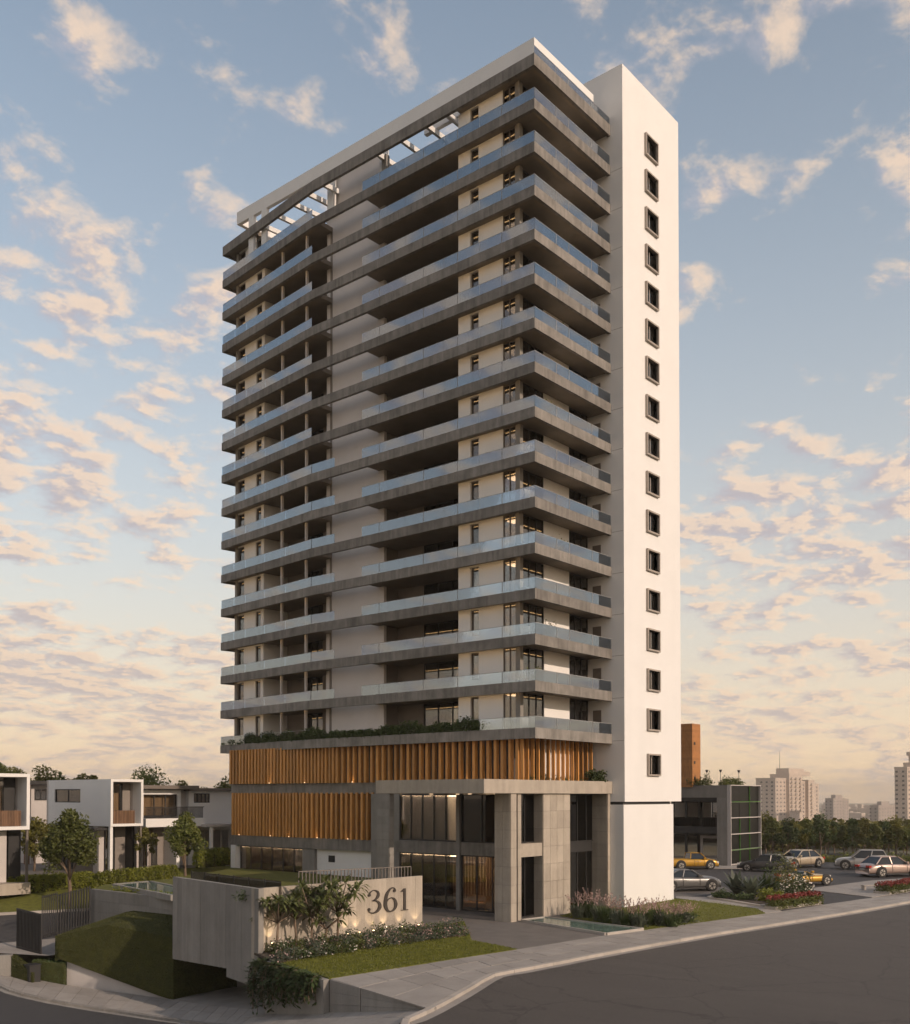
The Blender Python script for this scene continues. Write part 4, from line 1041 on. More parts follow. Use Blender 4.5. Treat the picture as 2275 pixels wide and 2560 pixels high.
# small leafy trees in front of the sign
def rosette_tree(px, dep, h, seed, label):
    rd = random.Random(seed); s_ = sP(px); q = SI + tR2*s_ + nR*dep; t = thing('garden_tree', label, 'small tree', (q[0], q[1], 0.1), rd.uniform(0, 6), group='small trees before the number wall')
    tr = MB(); tips = []
    hf = h*rd.uniform(.44, .52); tr.tube([(0,0,-0.1), (0.03,0.02,hf*.5), (rd.uniform(-.08,.08), rd.uniform(-.08,.08), hf)], [0.085, 0.07, 0.06], 7)
    nb_ = rd.randint(5, 7)
    for k in range(nb_):
        a = 6.283*k/nb_ + rd.uniform(-.3, .3); rr_ = rd.uniform(.6, 1.25); zt_ = h*rd.uniform(.60, .97)
        m_ = (rr_*.55*math.cos(a), rr_*.55*math.sin(a), hf + (zt_-hf)*.5); e = (rr_*math.cos(a), rr_*math.sin(a), zt_)
        tr.tube([(0, 0, hf-0.03), m_, e], [0.05, 0.035, 0.022], 5); tips.append(e)
        if rd.random() < .8:
            a2 = a + rd.choice((-1, 1))*rd.uniform(.5, .9); e2 = (m_[0]+.5*math.cos(a2), m_[1]+.5*math.sin(a2), m_[2] + rd.uniform(.2, .55)); tr.tube([m_, e2], [0.03, 0.02], 5); tips.append(e2)
    link('trunk', tr.mesh('trunk', M['bark'], True), t, local=True)
    lf = MB()
    for e in tips:                                   # whorl of long drooping leaves at each tip
        for k in range(20):
            a = rd.uniform(0, 6.283); el = rd.uniform(-.5, 1.2); ln = rd.uniform(.5, .95); wd_ = ln*.11
            d1 = Vector((math.cos(a)*math.cos(el), math.sin(a)*math.cos(el), math.sin(el))); d2 = (d1 + Vector((0, 0, -rd.uniform(.5, 1.0)))).normalized()
            sd_ = d1.cross(Vector((0,0,1))); sd_ = sd_.normalized() if sd_.length > .01 else Vector((1,0,0))
            p0 = Vector(e); p1 = p0 + d1*ln*.5; p2 = p1 + d2*ln*.5
            kk_ = len(lf.v); lf.v += [tuple(p0), tuple(p1+sd_*wd_), tuple(p1-sd_*wd_), tuple(p2)]; lf.f += [(kk_, kk_+1, kk_+2), (kk_+1, kk_+3, kk_+2)]
    link('crown', lf.mesh('crown', M['leaf_fig']), t, local=True); return t
rosette_tree(668, .9, 3.2, 1, 'small leafy tree nearest the number wall corner'); rosette_tree(716, .8, 3.3, 2, 'small leafy tree, second from the number wall corner')
rosette_tree(746, 1.2, 3.6, 3, 'small leafy tree, third from the number wall corner'); rosette_tree(792, .8, 2.2, 4, 'lowest of the small trees, left of the last tall one'); rosette_tree(818, .9, 3.7, 5, 'tallest small tree, the one nearest the numerals')
# fern on the wall's left face
fq = SC + tL*1.5 + nL*0.1; fz = zat(2240, fq.x, fq.y)
fp = rng.normal(size=(160, 3))*np.array([.22, .22, .16]); fern = leaf_cloud(fp + np.array([fq.x, fq.y, fz]), 0.2, aspect=0.25).build('wall_fern', M['leaf_dark']); tag(fern, 'small fern growing from the left face of the number wall', 'fern')
# trailing plants over the wall below the lawn
A_, B_ = Vector(P(680,2404,0)), Vector(P(815,2444,0)); vv = (B_-A_).normalized(); nv = Vector((vv.y, -vv.x, 0)); nv = nv if nv.dot(Vector((FX, FY, 0))) < 0 else -nv
for k, (f, lg_, ds) in enumerate(((-0.02, 2.5, 'longest trailing plant, hanging below the wall corner'), (0.18, 2.1, 'dense trailing plant hanging left of the lawn wall'), (0.40, 1.8, 'middle trailing plant hanging from the lawn edge'), (0.62, 1.5, 'trailing plant with starry leaves on the lawn wall'), (0.84, 1.2, 'shortest trailing plant next to the tapering wall'))):
    o_ = A_.lerp(B_, f) + nv*0.25; t = thing('trailing_plant', ds, 'plant', (o_.x, o_.y, 0), group='trailing plants on the lawn wall'); lf = MB(); st = MB(); rd = random.Random(20+k)
    for j in range(18):
        s_ = rd.uniform(-.7, .7); out_ = rd.uniform(.15, .7); ln = lg_*rd.uniform(.45, 1.0); p_ = []
        for i in range(9):
            u = i/8; p_.append(Vector((vv.x*(s_*(1+.4*u)) + nv.x*(out_*math.sin(u*1.9)), vv.y*(s_*(1+.4*u)) + nv.y*(out_*math.sin(u*1.9)), 0.25*math.sin(u*3.1) - ln*u**1.4)))
        st.tube([tuple(x) for x in p_], 0.018, 4)
        for i in range(48):
            u = rd.random()*7.99; i0 = int(u); c = p_[i0].lerp(p_[i0+1], u-i0); a = rd.uniform(0, 6.283); d1 = Vector((math.cos(a), math.sin(a), rd.uniform(-.9, .5))).normalized(); L_ = rd.uniform(.22, .46); sd_ = d1.cross(Vector((0,0,1))).normalized()*L_*.17
            kk_ = len(lf.v); lf.v += [tuple(c), tuple(c+d1*L_*.5+sd_), tuple(c+d1*L_), tuple(c+d1*L_*.5-sd_)]; lf.f.append((kk_, kk_+1, kk_+2, kk_+3))
    link('foliage', lf.mesh('foliage', M['leaf_dark']), t, local=True); link('stem', st.mesh('stem', M['bark']), t, local=True)

# flowering clumps at the foot of the stair shaft
for k in range(17):
    u = k/16; px = 1440 + u*285 + random.uniform(-6, 6); py = 2291 + 22*math.sin(u*2.6) + random.uniform(-7, 7); q = P(px, py, 0)
    rd = random.Random(50+k); t = thing('flowering_grass', f'clump of flowering grass below the stair shaft, {ORD[k]} from the left', 'plant', (q[0], q[1], 0), group='flowering clumps by the stair shaft')
    lf = MB(); fl = MB(); hh = rd.uniform(1.0, 1.4)*(1.0 if u < .75 else .75)
    for j in range(210):
        a = rd.uniform(0, 6.283); r0 = rd.random()**.5*.35; ln = hh*rd.uniform(.5, .95); b0 = Vector((r0*math.cos(a), r0*math.sin(a), 0)); tp = b0 + Vector((math.cos(a)*rd.uniform(.1, .55), math.sin(a)*rd.uniform(.1, .55), ln)); md = b0.lerp(tp, .55) + Vector((0, 0, .08)); sd_ = Vector((-math.sin(a), math.cos(a), 0))*.022
        kk_ = len(lf.v); lf.v += [tuple(b0-sd_), tuple(b0+sd_), tuple(md+sd_), tuple(md-sd_), tuple(tp)]; lf.f += [(kk_, kk_+1, kk_+2, kk_+3), (kk_+3, kk_+2, kk_+4)]
    link('foliage', leaf_cloud([(rd.gauss(0,.3), rd.gauss(0,.3), rd.random()*hh*.6) for _ in range(200)], .16, lf).mesh('foliage', M['leaf_dark'] if k % 3 else M['leaf_grey']), t, local=True)
    pts_ = []
    for j in range(22):
        a = rd.uniform(0, 6.283); r0 = rd.random()**.5*.7; z0 = hh*rd.uniform(.75, 1.25)
        for i in range(9): pts_.append((r0*math.cos(a)+.02*i*math.cos(a), r0*math.sin(a)+.02*i*math.sin(a), z0 + .045*i))
    link('plume', leaf_cloud(pts_, .10, aspect=.7).mesh('plume', M['plume' if k % 2 else 'pink']), t, local=True)
# shallow reflecting pool by the columns
PL = [P(1306,2304,0), P(1515,2338,0), P(1606,2326,0), P(1362,2297,0)]
pool = thing('reflecting_pool', 'shallow glass-edged pool between the columns and the pavement', 'pool', PL[0])
MB().prism([(p[0], p[1]) for p in PL], -0.05, 0.10).build('water', M['water'], pool)
for i in range(4):
    a, b = Vector(PL[i]), Vector(PL[(i+1) % 4]); t_ = (b-a).normalized(); n_ = Vector((t_.y, -t_.x, 0))*.12
    MB().prism([(a.x, a.y), (b.x, b.y), (b.x+n_.x, b.y+n_.y), (a.x+n_.x, a.y+n_.y)], -.05, .16).build('rim', M['kerb'], pool)

# ------------------------------------------------------------------ garage ramp, green bank, terrace on the left
G0 = P(433,2498.5,-3.9); GL = P(163,2462,-3.32); GLt = at(141, depth(*GL[:2])+0.3); GR = P(597,2467,-3.9)
Gm = at(273, depth(*ladd(GL[:2], G0[:2], .42)))
zA, zM, z0_ = zat(2340, *GLt), zat(2312, *Gm), zat(2344, G0[0], G0[1])
bl = zat(2398, *at(154, depth(*GL[:2])))
bank = MB(); G0v, GRv = Vector(G0), Vector(GR)
def behind(p, d): return (p[0]+FX*d - RX*0.0, p[1]+FY*d)
topb = [behind(GLt, 7.5), behind(Gm, 6.5), behind(G0, 3.4)]
zGR = zat(2385, GR[0], GR[1])
# front face, sloped top and dark side face of the turf bank
bank.v = [(*GLt, zA), (*Gm, zM), (G0[0], G0[1], z0_), (G0[0], G0[1], -3.95), (*at(400, depth(*ladd(GL[:2], G0[:2], .88))), -3.72), (*at(154, depth(*GL[:2])+.02), bl), (*GLt, bl-.2),
          (*topb[0], zA-0.1), (*topb[1], zM+0.35), (*topb[2], zM+0.4), (GR[0], GR[1], zM-0.2), (GR[0], GR[1], -3.95)]
bank.f = [(0,6,5,1), (1,5,4,2), (2,4,3), (0,1,8,7), (1,2,9,8), (2,10,9), (2,3,11,10)]
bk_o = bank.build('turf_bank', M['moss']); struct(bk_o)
mp_ = []
def fuzz(a, b, c, n):
    for _ in range(n):
        u, v = random.random(), random.random()
        if u+v > 1: u, v = 1-u, 1-v
        q = Vector(a)*(1-u-v) + Vector(b)*u + Vector(c)*v; mp_.append((q.x - FX*.02, q.y - FY*.02, q.z + random.uniform(-.01, .03)))
V_ = bank.v
for f in bank.f:
    for i in range(1, len(f)-1): 
        ar = (Vector(V_[f[i]])-Vector(V_[f[0]])).cross(Vector(V_[f[i+1]])-Vector(V_[f[0]])).length/2; fuzz(V_[f[0]], V_[f[i]], V_[f[i+1]], int(ar*420))
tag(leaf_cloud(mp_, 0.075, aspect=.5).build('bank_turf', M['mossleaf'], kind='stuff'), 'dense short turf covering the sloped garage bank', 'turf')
gw = MB(); gw.wall((GL[0]+FX*.25, GL[1]+FY*.25), (G0[0]+FX*.25, G0[1]+FY*.25), -4.2, bl-0.02, 0.25, 1); tag(gw.build('ramp_wall', M['white2']), 'pale wall under the sloping turf bank', 'wall')
rw = MB(); rA = Vector(P(592,2468,-3.9)); rB = Vector(P(700,2476,-3.2)); rw.wall((rA.x, rA.y), (rB.x+RX*4, rB.y+RY*4), -4.4, 0.2, .3, 1); tag(rw.build('garage_wall', M['concrete_mid']), 'shaded concrete wall at the back of the garage entrance', 'wall')
# raised pool terrace behind the bank
T0 = at(228, 71.7); T1 = at(434, 65.2); ZTE = 1.92
tw = thing('terrace_wall', 'long grey board-marked wall holding up the pool terrace', 'retaining wall', (*T0, -1))
tt = Vector((T1[0]-T0[0], T1[1]-T0[1], 0)); tl_ = tt.length + 1.0; tt.normalize(); tn = Vector((tt.y, -tt.x, 0)); tn = tn if tn.dot(Vector((FX, FY, 0))) < 0 else -tn
for r in range(4):
    z0, z1 = -1.2 + r*.78, -1.2 + (r+1)*.78 - .012
    for c in range(3):
        s0, s1 = tl_*c/3 + .006, tl_*(c+1)/3 - .006; a = Vector((*T0, 0)) + tt*s0 + tn*random.uniform(0, .012); b = Vector((*T0, 0)) + tt*s1
        MB().prism([(a.x, a.y), (b.x, b.y), (b.x-tn.x*.3, b.y-tn.y*.3), (a.x-tn.x*.3, a.y-tn.y*.3)], z0, z1).build('concrete_panel', M['concrete_mid'], tw)
te = MB(); tp_ = [(T0[0]-tn.x*.31, T0[1]-tn.y*.31), (T1[0]-tn.x*.31, T1[1]-tn.y*.31), (SL.x-nL.x*.31, SL.y-nL.y*.31), (SC.x-nL.x*.9+tL.x*.6, SC.y-nL.y*.9+tL.y*.6), (SI.x+tR2.x*5-nR.x*.3, SI.y+tR2.y*5-nR.y*.3), (0.7, 15.0), (0.7, yPl), at(560, 90), at(420, 80), at(262, 75)]
te.prism(tp_, ZTE-.4, ZTE); struct(te.build('pool_terrace', M['lawn']))
pw = [P(288,2210,ZTE+.25), P(436,2238,ZTE+.25), P(470,2222,ZTE+.25), P(372,2203,ZTE+.25)]
sp = thing('swimming_pool', 'pale green swimming pool on the terrace beside the number wall', 'pool', pw[0])
MB().prism([(p[0], p[1]) for p in pw], ZTE-.1, ZTE+.22).build('water', M['water'], sp)
for i in range(4):
    a, b = Vector(pw[i]), Vector(pw[(i+1) % 4]); t_ = (b-a).normalized(); n_ = Vector((t_.y, -t_.x, 0))*.25
    MB().prism([(a.x, a.y), (b.x, b.y), (b.x+n_.x, b.y+n_.y), (a.x+n_.x, a.y+n_.y)], ZTE-.1, ZTE+.27).build('rim', M['concrete_mid'], sp)
pts = []
for k in range(700):
    q = Vector((*T0, 0)) + tt*random.uniform(2.0, tl_) - tn*random.uniform(.35, .75); pts.append((q.x, q.y, ZTE + random.random()*.28))
tag(leaf_cloud(pts, .12).build('terrace_planting', M['hedge'], kind='stuff'), 'low yellow-green planting along the terrace wall', 'plants')
# glass fence behind the number wall, bar railing by the entrance
gfz = thing('glass_fence', 'dark glass fence along the terrace behind the number wall', 'fence', (SL.x, SL.y, ZTE))
ga = SL - nL*1.2; gb = SC - nL*1.6 + tL*.4; gt = (gb-ga).normalized(); gl_ = (gb-ga).length
for k in range(6):
    c = ga + gt*(gl_*(k+.5)/6); ibox('glass_pane', M['winglass'], gfz, (c.x, c.y, ZTE+.95), (gl_/6-.05, .03, 1.9), math.atan2(gt.y, gt.x))
    c = ga + gt*(gl_*k/6); ibox('post', M['dark'], gfz, (c.x, c.y, ZTE+.97), (.05, .05, 1.95))
hb = SI + tR2*(lenR-.2) - nR*1.2
rl = thing('bar_railing', 'dark vertical bar railing behind the right end of the number wall', 'railing', (hb.x, hb.y, ZTE)); ra = SI + tR2*(lenR*.40) - nR*2.6; rb_ = Vector((SR.x, SR.y, 0)) - nR*1.0; rv = rb_-ra
for k in range(34):
    c = ra.lerp(rb_, k/33); ibox('bar', M['frame'], rl, (c.x, c.y, 2.75), (.05, .05, 2.5))
c = ra.lerp(rb_, .5); ibox('top_rail', M['frame'], rl, (c.x, c.y, 4.03), (rv.length, .05, .05), math.atan2(rv.y, rv.x))
# black bar fences by the back street
def bar_fence(label, a, b, za, zb, ht, n, wd=.06, m='dark'):
    t = thing('bar_fence', label, 'fence', (a[0], a[1], za))
    for k in range(n):
        u = k/(n-1); ibox('bar', M[m], t, (a[0]+(b[0]-a[0])*u, a[1]+(b[1]-a[1])*u, za+(zb-za)*u+ht/2), (wd, wd, ht))
    for f in (.06, .96):
        mb = MB(); d_ = Vector((b[0]-a[0], b[1]-a[1], 0)).normalized(); n_ = Vector((-d_.y, d_.x, 0))*.04; mb.prism([(a[0]-n_.x, a[1]-n_.y), (b[0]-n_.x, b[1]-n_.y), (b[0]+n_.x, b[1]+n_.y), (a[0]+n_.x, a[1]+n_.y)], [za+ht*f-.03, zb+ht*f-.03, zb+ht*f-.03, za+ht*f-.03], [za+ht*f+.03, zb+ht*f+.03, zb+ht*f+.03, za+ht*f+.03]); mb.build('rail', M[m], t)
bar_fence('black bar gate at the street corner beside the turf bank', at(46, 66.2), at(106, 64.6), -1.45, -1.65, 2.62, 18, .075)
bar_fence('thin black bar fence between the gate and the darker fence', at(108, 69.0), at(145, 70.3), -1.2, -1.1, 2.9, 9, .05)
bar_fence('tall black bar fence meeting the grey terrace wall', at(146, 70.4), at(226, 71.0), -1.1, -.6, 2.75, 13, .09)
# low walls, hedges and box left of the bank
lwv = MB(); a, b = P(-60,2388,-1.45), P(28,2392,-1.6); lwv.wall(a[:2], b[:2], -3.2, -1.5, .4, 1); tag(lwv.build('low_wall', M['concrete_mid']), 'low grey wall at the left edge of the side pavement', 'wall')
def hedge_block(label, poly, z0, z1, m='mossleaf', dens=500):
    t = thing('clipped_hedge', label, 'hedge', (*poly[0], min(z0)))
    mb = MB(); mb.prism(poly, z0, z1); mb.build('hedge_core', M['moss'], t); pts = []
    n = len(poly)
    for i in range(n):
        j = (i+1) % n; l_ = math.hypot(poly[j][0]-poly[i][0], poly[j][1]-poly[i][1])
        for _ in range(int(l_*dens*.9)):
            u = random.random(); zz0 = z0[i]+(z0[j]-z0[i])*u; zz1 = z1[i]+(z1[j]-z1[i])*u; pts.append((poly[i][0]+(poly[j][0]-poly[i][0])*u, poly[i][1]+(poly[j][1]-poly[i][1])*u, random.uniform(zz0, zz1)))
    for _ in range(int(dens*2)):
        u, v = random.random(), random.random(); a = ladd(poly[0], poly[1], u); b = ladd(poly[-1], poly[-2], u); q = ladd(a, b, v); za = (z1[0]*(1-u)+z1[1]*u)*(1-v) + (z1[-1]*(1-u)+z1[-2]*u)*v; pts.append((q[0], q[1], za+random.uniform(-.02, .04)))
    leaf_cloud(pts, .10).build('foliage', M[m], t)
e0, e1 = at(28, 63.8), at(86, 62.9); hedge_block('low wedge of clipped turf falling along the side pavement', [e0, e1, behind(e1, .8), behind(e0, .8)], [-3.1, -3.2, -3.2, -3.1], [-1.55, -2.5, -2.5, -1.55])
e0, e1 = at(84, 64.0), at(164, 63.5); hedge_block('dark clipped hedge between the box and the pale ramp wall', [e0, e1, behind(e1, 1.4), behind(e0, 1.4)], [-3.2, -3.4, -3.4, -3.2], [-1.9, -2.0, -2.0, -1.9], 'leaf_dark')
tb = thing('utility_box', 'dark grey utility box beside the low turf wedge', 'box', (*at(85, 63.4), -3.1)); c = at(85, 63.4)
MB().box(c[0]-.35, c[1]-.35, -3.1, c[0]+.35, c[1]+.35, -2.05).build('cabinet', M['dark'], tb); MB().box(c[0]-.4, c[1]-.4, -2.048, c[0]+.4, c[1]+.4, -2.0).build('lid', M['dark'], tb)
# ------------------------------------------------------------------ back street, houses, hedges and trees on the left
def patch(name, A, B, m, n=24):
    mb = MB(); ribbon(mb, resample(A, n), resample(B, n)); return struct(mb.build(name, m))
zc = lambda a, d, z: (*at(a, d), z)
E0 = [zc(-260, 66, -1.5), zc(0, 64.6, -1.5), zc(120, 64.2, -1.6), zc(300, 66.5, -1.6)]       # low pavement edge
E1 = [zc(-260, 68, -1.25), zc(0, 67.2, -1.25), zc(120, 69.5, -1.3), zc(300, 73, -1.3)]
E2 = [zc(-260, 73.8, -.35), zc(0, 75.4, -.2), zc(230, 77.5, -.1), zc(600, 93, .2)]                # far kerb
E3 = [zc(-260, 77, .45), zc(0, 79.7, .6), zc(230, 81, .9), zc(600, 99, 1.0)]
E4 = [zc(-260, 84, 1.75), zc(0, 86, 1.8), zc(230, 87, 1.8), zc(600, 101, 1.6)]
E5 = [zc(-700, 135, 1.8), zc(-200, 135, 1.8), zc(230, 135, 1.8), zc(700, 135, 1.6)]
patch('street_corner_pavement', E0, E1, M['paving']); patch('back_street', lower(E1, -.05), lower(E2, -.12), M['asphalt_dark'])
patch('verge_lawn', E2, E3, M['lawn']); patch('house_plots', E3, E4, M['lawn']); patch('house_plots', E4, E5, M['drive'])
bkb = thing('kerb', 'sunlit pale kerb on the far side of the back street', 'kerb', E2[1])
kb = resample(E2, 26)
for a, b in zip(kb[:-1], kb[1:]):
    MB().prism([(a.x, a.y), (b.x-(b.x-a.x)*.01, b.y-(b.y-a.y)*.01), (b.x-FX*.3, b.y-FY*.3), (a.x-FX*.3, a.y-FY*.3)], [a.z-.4, b.z-.4, b.z-.4, a.z-.4], [a.z+.03, b.z+.03, b.z+.03, a.z+.03]).build('kerb_stone', M['kerb'], bkb)

def local_house(name, label, px, dep, z, yaw):          # the houses stand square to the tower
    q = at(px, dep); return thing(name, label, 'house', (q[0], q[1], z), 0.0)
# house-local axes: x to the viewer's right, y away from the viewer
def hb_(parent, name, m, *b): return link(name, MB().box(*b).mesh(name, M[m]), parent, local=True)
def hwin(parent, x0, x1, z0, z1, y, nm=2, room='room_warm', mat='houseglass', fr=.09, side=False, fm='dark'):
    mb = MB(); H = z1-z0; W_ = x1-x0
    mb.box(x0, y-.05, z0, x0+fr, y+.05, z1); mb.box(x1-fr, y-.05, z0, x1, y+.05, z1); mb.box(x0+fr, y-.05, z0, x1-fr, y+.05, z0+fr); mb.box(x0+fr, y-.05, z1-fr, x1-fr, y+.05, z1)
    for k in range(1, nm): x = x0 + W_*k/nm; mb.box(x-fr/2, y-.05, z0+fr, x+fr/2, y+.05, z1-fr)
    f = link('window', mb.mesh('window', M[fm]), parent, local=True)
    for k in range(nm): link('pane', MB().box(x0+W_*k/nm+fr/2, y-.01, z0+fr, x0+W_*(k+1)/nm-fr/2, y+.01, z1-fr).mesh('pane', M[mat]), f, local=True)
    if room: link('room_wall', MB().box(x0, y+.45, z0, x1, y+.5, z1).mesh('room_wall', M[room]), f, local=True)
    return f
def slats(parent, name, m, x0, x1, z0, z1, y, n, gap=.25):
    st = (x1-x0)/n; me = MB().box(0, -.03, z0, st*(1-gap), .03, z1).mesh(name, M[m])
    for k in range(n): o = link(name, me, parent, local=True); o.location = (x0+st*k, y, 0)
def frame_box(parent, x0, x1, z0, z1, y0, y1, th=.22, m='white'):
    hb_(parent, 'balcony_frame', m, x0, y0, z1-th, x1, y1, z1); hb_(parent, 'balcony_frame', m, x0, y0, z0, x1, y1, z0+th)
    hb_(parent, 'balcony_frame', m, x0, y0, z0+th, x0+th, y1, z1-th); hb_(parent, 'balcony_frame', m, x1-th, y0, z0+th, x1, y1, z1-th)
def FXp(px, px0, d):                                    # metres along the sunny front from the corner seen at px0
    q = at(px0, d); return along(px, q, (q[0]+1, q[1]))
def SYp(px, px0, d):                                    # metres along the shaded flank
    q = at(px0, d); return along(px, q, (q[0], q[1]+1))
def side_win(parent, y0, y1, z0, z1, x, nm=2, room='room', fr=.09):
    mb = MB(); W_ = y1-y0
    mb.box(x-.05, y0, z0, x+.05, y0+fr, z1); mb.box(x-.05, y1-fr, z0, x+.05, y1, z1); mb.box(x-.05, y0+fr, z0, x+.05, y1-fr, z0+fr); mb.box(x-.05, y0+fr, z1-fr, x+.05, y1-fr, z1)
    for k in range(1, nm): y = y0 + W_*k/nm; mb.box(x-.05, y-fr/2, z0+fr, x+.05, y+fr/2, z1-fr)
    f = link('window', mb.mesh('window', M['dark']), parent, local=True)
    for k in range(nm): link('pane', MB().box(x-.01, y0+W_*k/nm+fr/2, z0+fr, x+.01, y0+W_*(k+1)/nm-fr/2, z1-fr).mesh('pane', M['winglass']), f, local=True)
    link('room_wall', MB().box(x+.45, y0, z0, x+.5, y1, z1).mesh('room_wall', M[room]), f, local=True)
# white box house: shaded flank towards the street, framed timber balcony on the sunny front
DH = 86.6; ZH = 1.8
def HZ(py): return CAMZ - (py-HOR)*DH/FOC - ZH
h2 = local_house('white_house', 'white box house with a framed timber balcony at its right end', 266, DH, ZH, 0)
xr = FXp(347, 266, DH); yl_ = SYp(121, 266, DH); zt_, zb_ = HZ(1948), HZ(2066)
w0, w1, wz0, wz1 = SYp(201, 266, DH), SYp(136, 266, DH), HZ(2007), HZ(1972)
hb_(h2, 'wall', 'white', 0, .6, zb_, .3, w0, zt_); hb_(h2, 'wall', 'white', 0, w1, zb_, .3, yl_, zt_); hb_(h2, 'wall', 'white', .003, w0, zb_, .3, w1, wz0); hb_(h2, 'wall', 'white', .003, w0, wz1, .3, w1, zt_)
side_win(h2, w0, w1, wz0, wz1, .14, 2, 'curtain')
hb_(h2, 'roof', 'white2', .3, .6, zt_-.3, xr, yl_, zt_-.03); hb_(h2, 'floor', 'white2', .3, .6, zb_+.003, xr-.003, yl_-.003, zb_+.3)
frame_box(h2, -.003, xr+.003, zb_-.003, zt_+.003, -.7, .6)
hb_(h2, 'wall', 'white2', xr-.22, .6, zb_+.2, xr, yl_, zt_-.2); hb_(h2, 'back_wall', 'white2', 0, yl_, 0, xr, yl_+.3, zt_)
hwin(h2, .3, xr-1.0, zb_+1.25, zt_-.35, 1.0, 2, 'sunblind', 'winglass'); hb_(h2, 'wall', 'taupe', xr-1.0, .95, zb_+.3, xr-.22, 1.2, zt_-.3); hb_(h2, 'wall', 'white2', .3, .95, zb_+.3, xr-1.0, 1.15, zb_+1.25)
slats(h2, 'balcony_slat', 'timber2', .28, xr-.7, zb_+.22, zb_+1.35, -.5, 15, .16)
hb_(h2, 'lower_wall', 'taupe', .9, 2.2, 0, 1.2, yl_, zb_); hb_(h2, 'lower_wall', 'taupe', xr-1.3, 1.6, 0, xr-.05, 1.9, zb_); hb_(h2, 'lower_wall', 'dark', xr-.3, .5, 0, xr-.08, 8, zb_)
hb_(h2, 'column', 'white', .02, -.6, -.8, .28, -.34, zb_-.004); hb_(h2, 'column', 'frame', xr-.24, -.6, -.8, xr-.06, -.4, zb_-.004); hb_(h2, 'column', 'white2', .1, 1.5, 0, .7, 2.2, zb_-.004)
hwin(h2, .9, xr-1.3, .05, zb_-.3, 1.75, 3, 'room'); side_win(h2, SYp(160, 266, DH), SYp(138, 266, DH), .1, 2.6, .86, 2)
hb_(h2, 'porch_roof', 'frame', -1.6, 2.4, zb_-.55, .0, yl_+3, zb_-.35); hb_(h2, 'porch_roof', 'dark', -1.2, -.2, zb_-.30, 0, 2.3, zb_-.12)
hb_(h2, 'step', 'concrete', -.2, -.9, -1.2, xr+.2, 1.7, -.02)
# leftmost house, cut by the picture edge
DH = 80.5; ZH = 1.7
h1 = local_house('white_house', 'white framed house cut off by the left picture edge', 61, DH, ZH, 0)
zt_, zb_ = HZ(1935), HZ(2073); xl = FXp(-150, 61, DH)
frame_box(h1, xl, 0, zb_, zt_, -.9, .6, .26)
hb_(h1, 'wall', 'white2', -.26, .6, zb_+.2, 0, 8, zt_-.1); hb_(h1, 'roof', 'white2', xl, .6, zt_-.3, -.26, 8, zt_-.06); hb_(h1, 'floor', 'white2', xl, .6, zb_+.02, -.26, 8, zb_+.3)
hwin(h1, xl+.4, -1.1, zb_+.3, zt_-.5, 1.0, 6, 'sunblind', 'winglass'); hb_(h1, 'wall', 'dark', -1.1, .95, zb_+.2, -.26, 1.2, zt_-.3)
slats(h1, 'balcony_slat', 'timber2', xl+.3, -.6, zb_+.28, zb_+1.5, -.7, 44, .14)
hb_(h1, 'lower_wall', 'dark', -1.1, .3, 0, -.1, .6, zb_); hb_(h1, 'lower_wall', 'white2', -1.9, .2, 0, -1.3, .5, zb_); hb_(h1, 'column', 'frame', -.2, -.8, -.8, -.04, -.6, zb_); hwin(h1, xl, -1.95, .05, zb_-.3, .6, 8, 'room'); hb_(h1, 'back_wall', 'white2', xl, 8.003, 0, 0, 8.3, zt_-.3); hb_(h1, 'step', 'concrete', xl, -1.1, -.9, 0, .5, -.02); hb_(h1, 'side_wall', 'taupe', -.3, .61, 0, -.05, 8, zb_)
# house behind with the deep dark eave (between the two)
DH = 100; ZH = 1.8
h4 = local_house('eaved_house', 'set-back grey house with dark flat eave between the white houses', 78, DH, ZH, 0); zt_ = HZ(1952); xr = FXp(160, 78, DH)
hb_(h4, 'wall', 'white2', 0, 0, 0, xr, .3, zt_-.35); hb_(h4, 'wall', 'white2', 0, .3, 0, .3, 8, zt_-.352); hb_(h4, 'roof', 'dark', -1.5, -1, zt_-.35, xr, 8, zt_); hwin(h4, FXp(86, 78, DH), FXp(116, 78, DH), HZ(2000), HZ(1972), -.06, 2, 'room'); hb_(h4, 'post', 'timber2', -.8, -.6, 0, -.4, -.2, zt_-.36)
# cream house with the glazed balcony room
DH = 93; ZH = 1.8; PX = 350
h3 = local_house('balcony_house', 'cream house with wide glazed balcony room and dark flat eaves', PX, DH, ZH, 0)
gx = lambda p: FXp(p, PX, DH)
xa, xb, xm, xe = 0.0, gx(452), gx(484), gx(600); zf = HZ(2044)
hb_(h3, 'roof', 'frame', gx(342), -.9, HZ(1972), gx(484), 9, HZ(1963)); hb_(h3, 'roof', 'frame', gx(480), .4, HZ(1977), xe, 9, HZ(1969))
hb_(h3, 'wall', 'white', xa, 0, zf, gx(359), .35, HZ(1974)); hb_(h3, 'wall', 'white', gx(444), 0, zf, xb, .35, HZ(1974)); hb_(h3, 'lintel', 'white', gx(359), .003, HZ(1986), gx(444), .34, HZ(1974)); hb_(h3, 'wall', 'white2', xb, 1.3, 0, xm, 1.6, HZ(1973)); hwin(h3, gx(359), gx(444), zf+.1, HZ(1986), .2, 3, 'sunblind', 'winglass'); hb_(h3, 'wall', 'white2', xa, .35, 0, xa+.3, 8.4, HZ(1974))
w0, w1, wz0, wz1 = gx(497), gx(538), HZ(2008), HZ(1983)
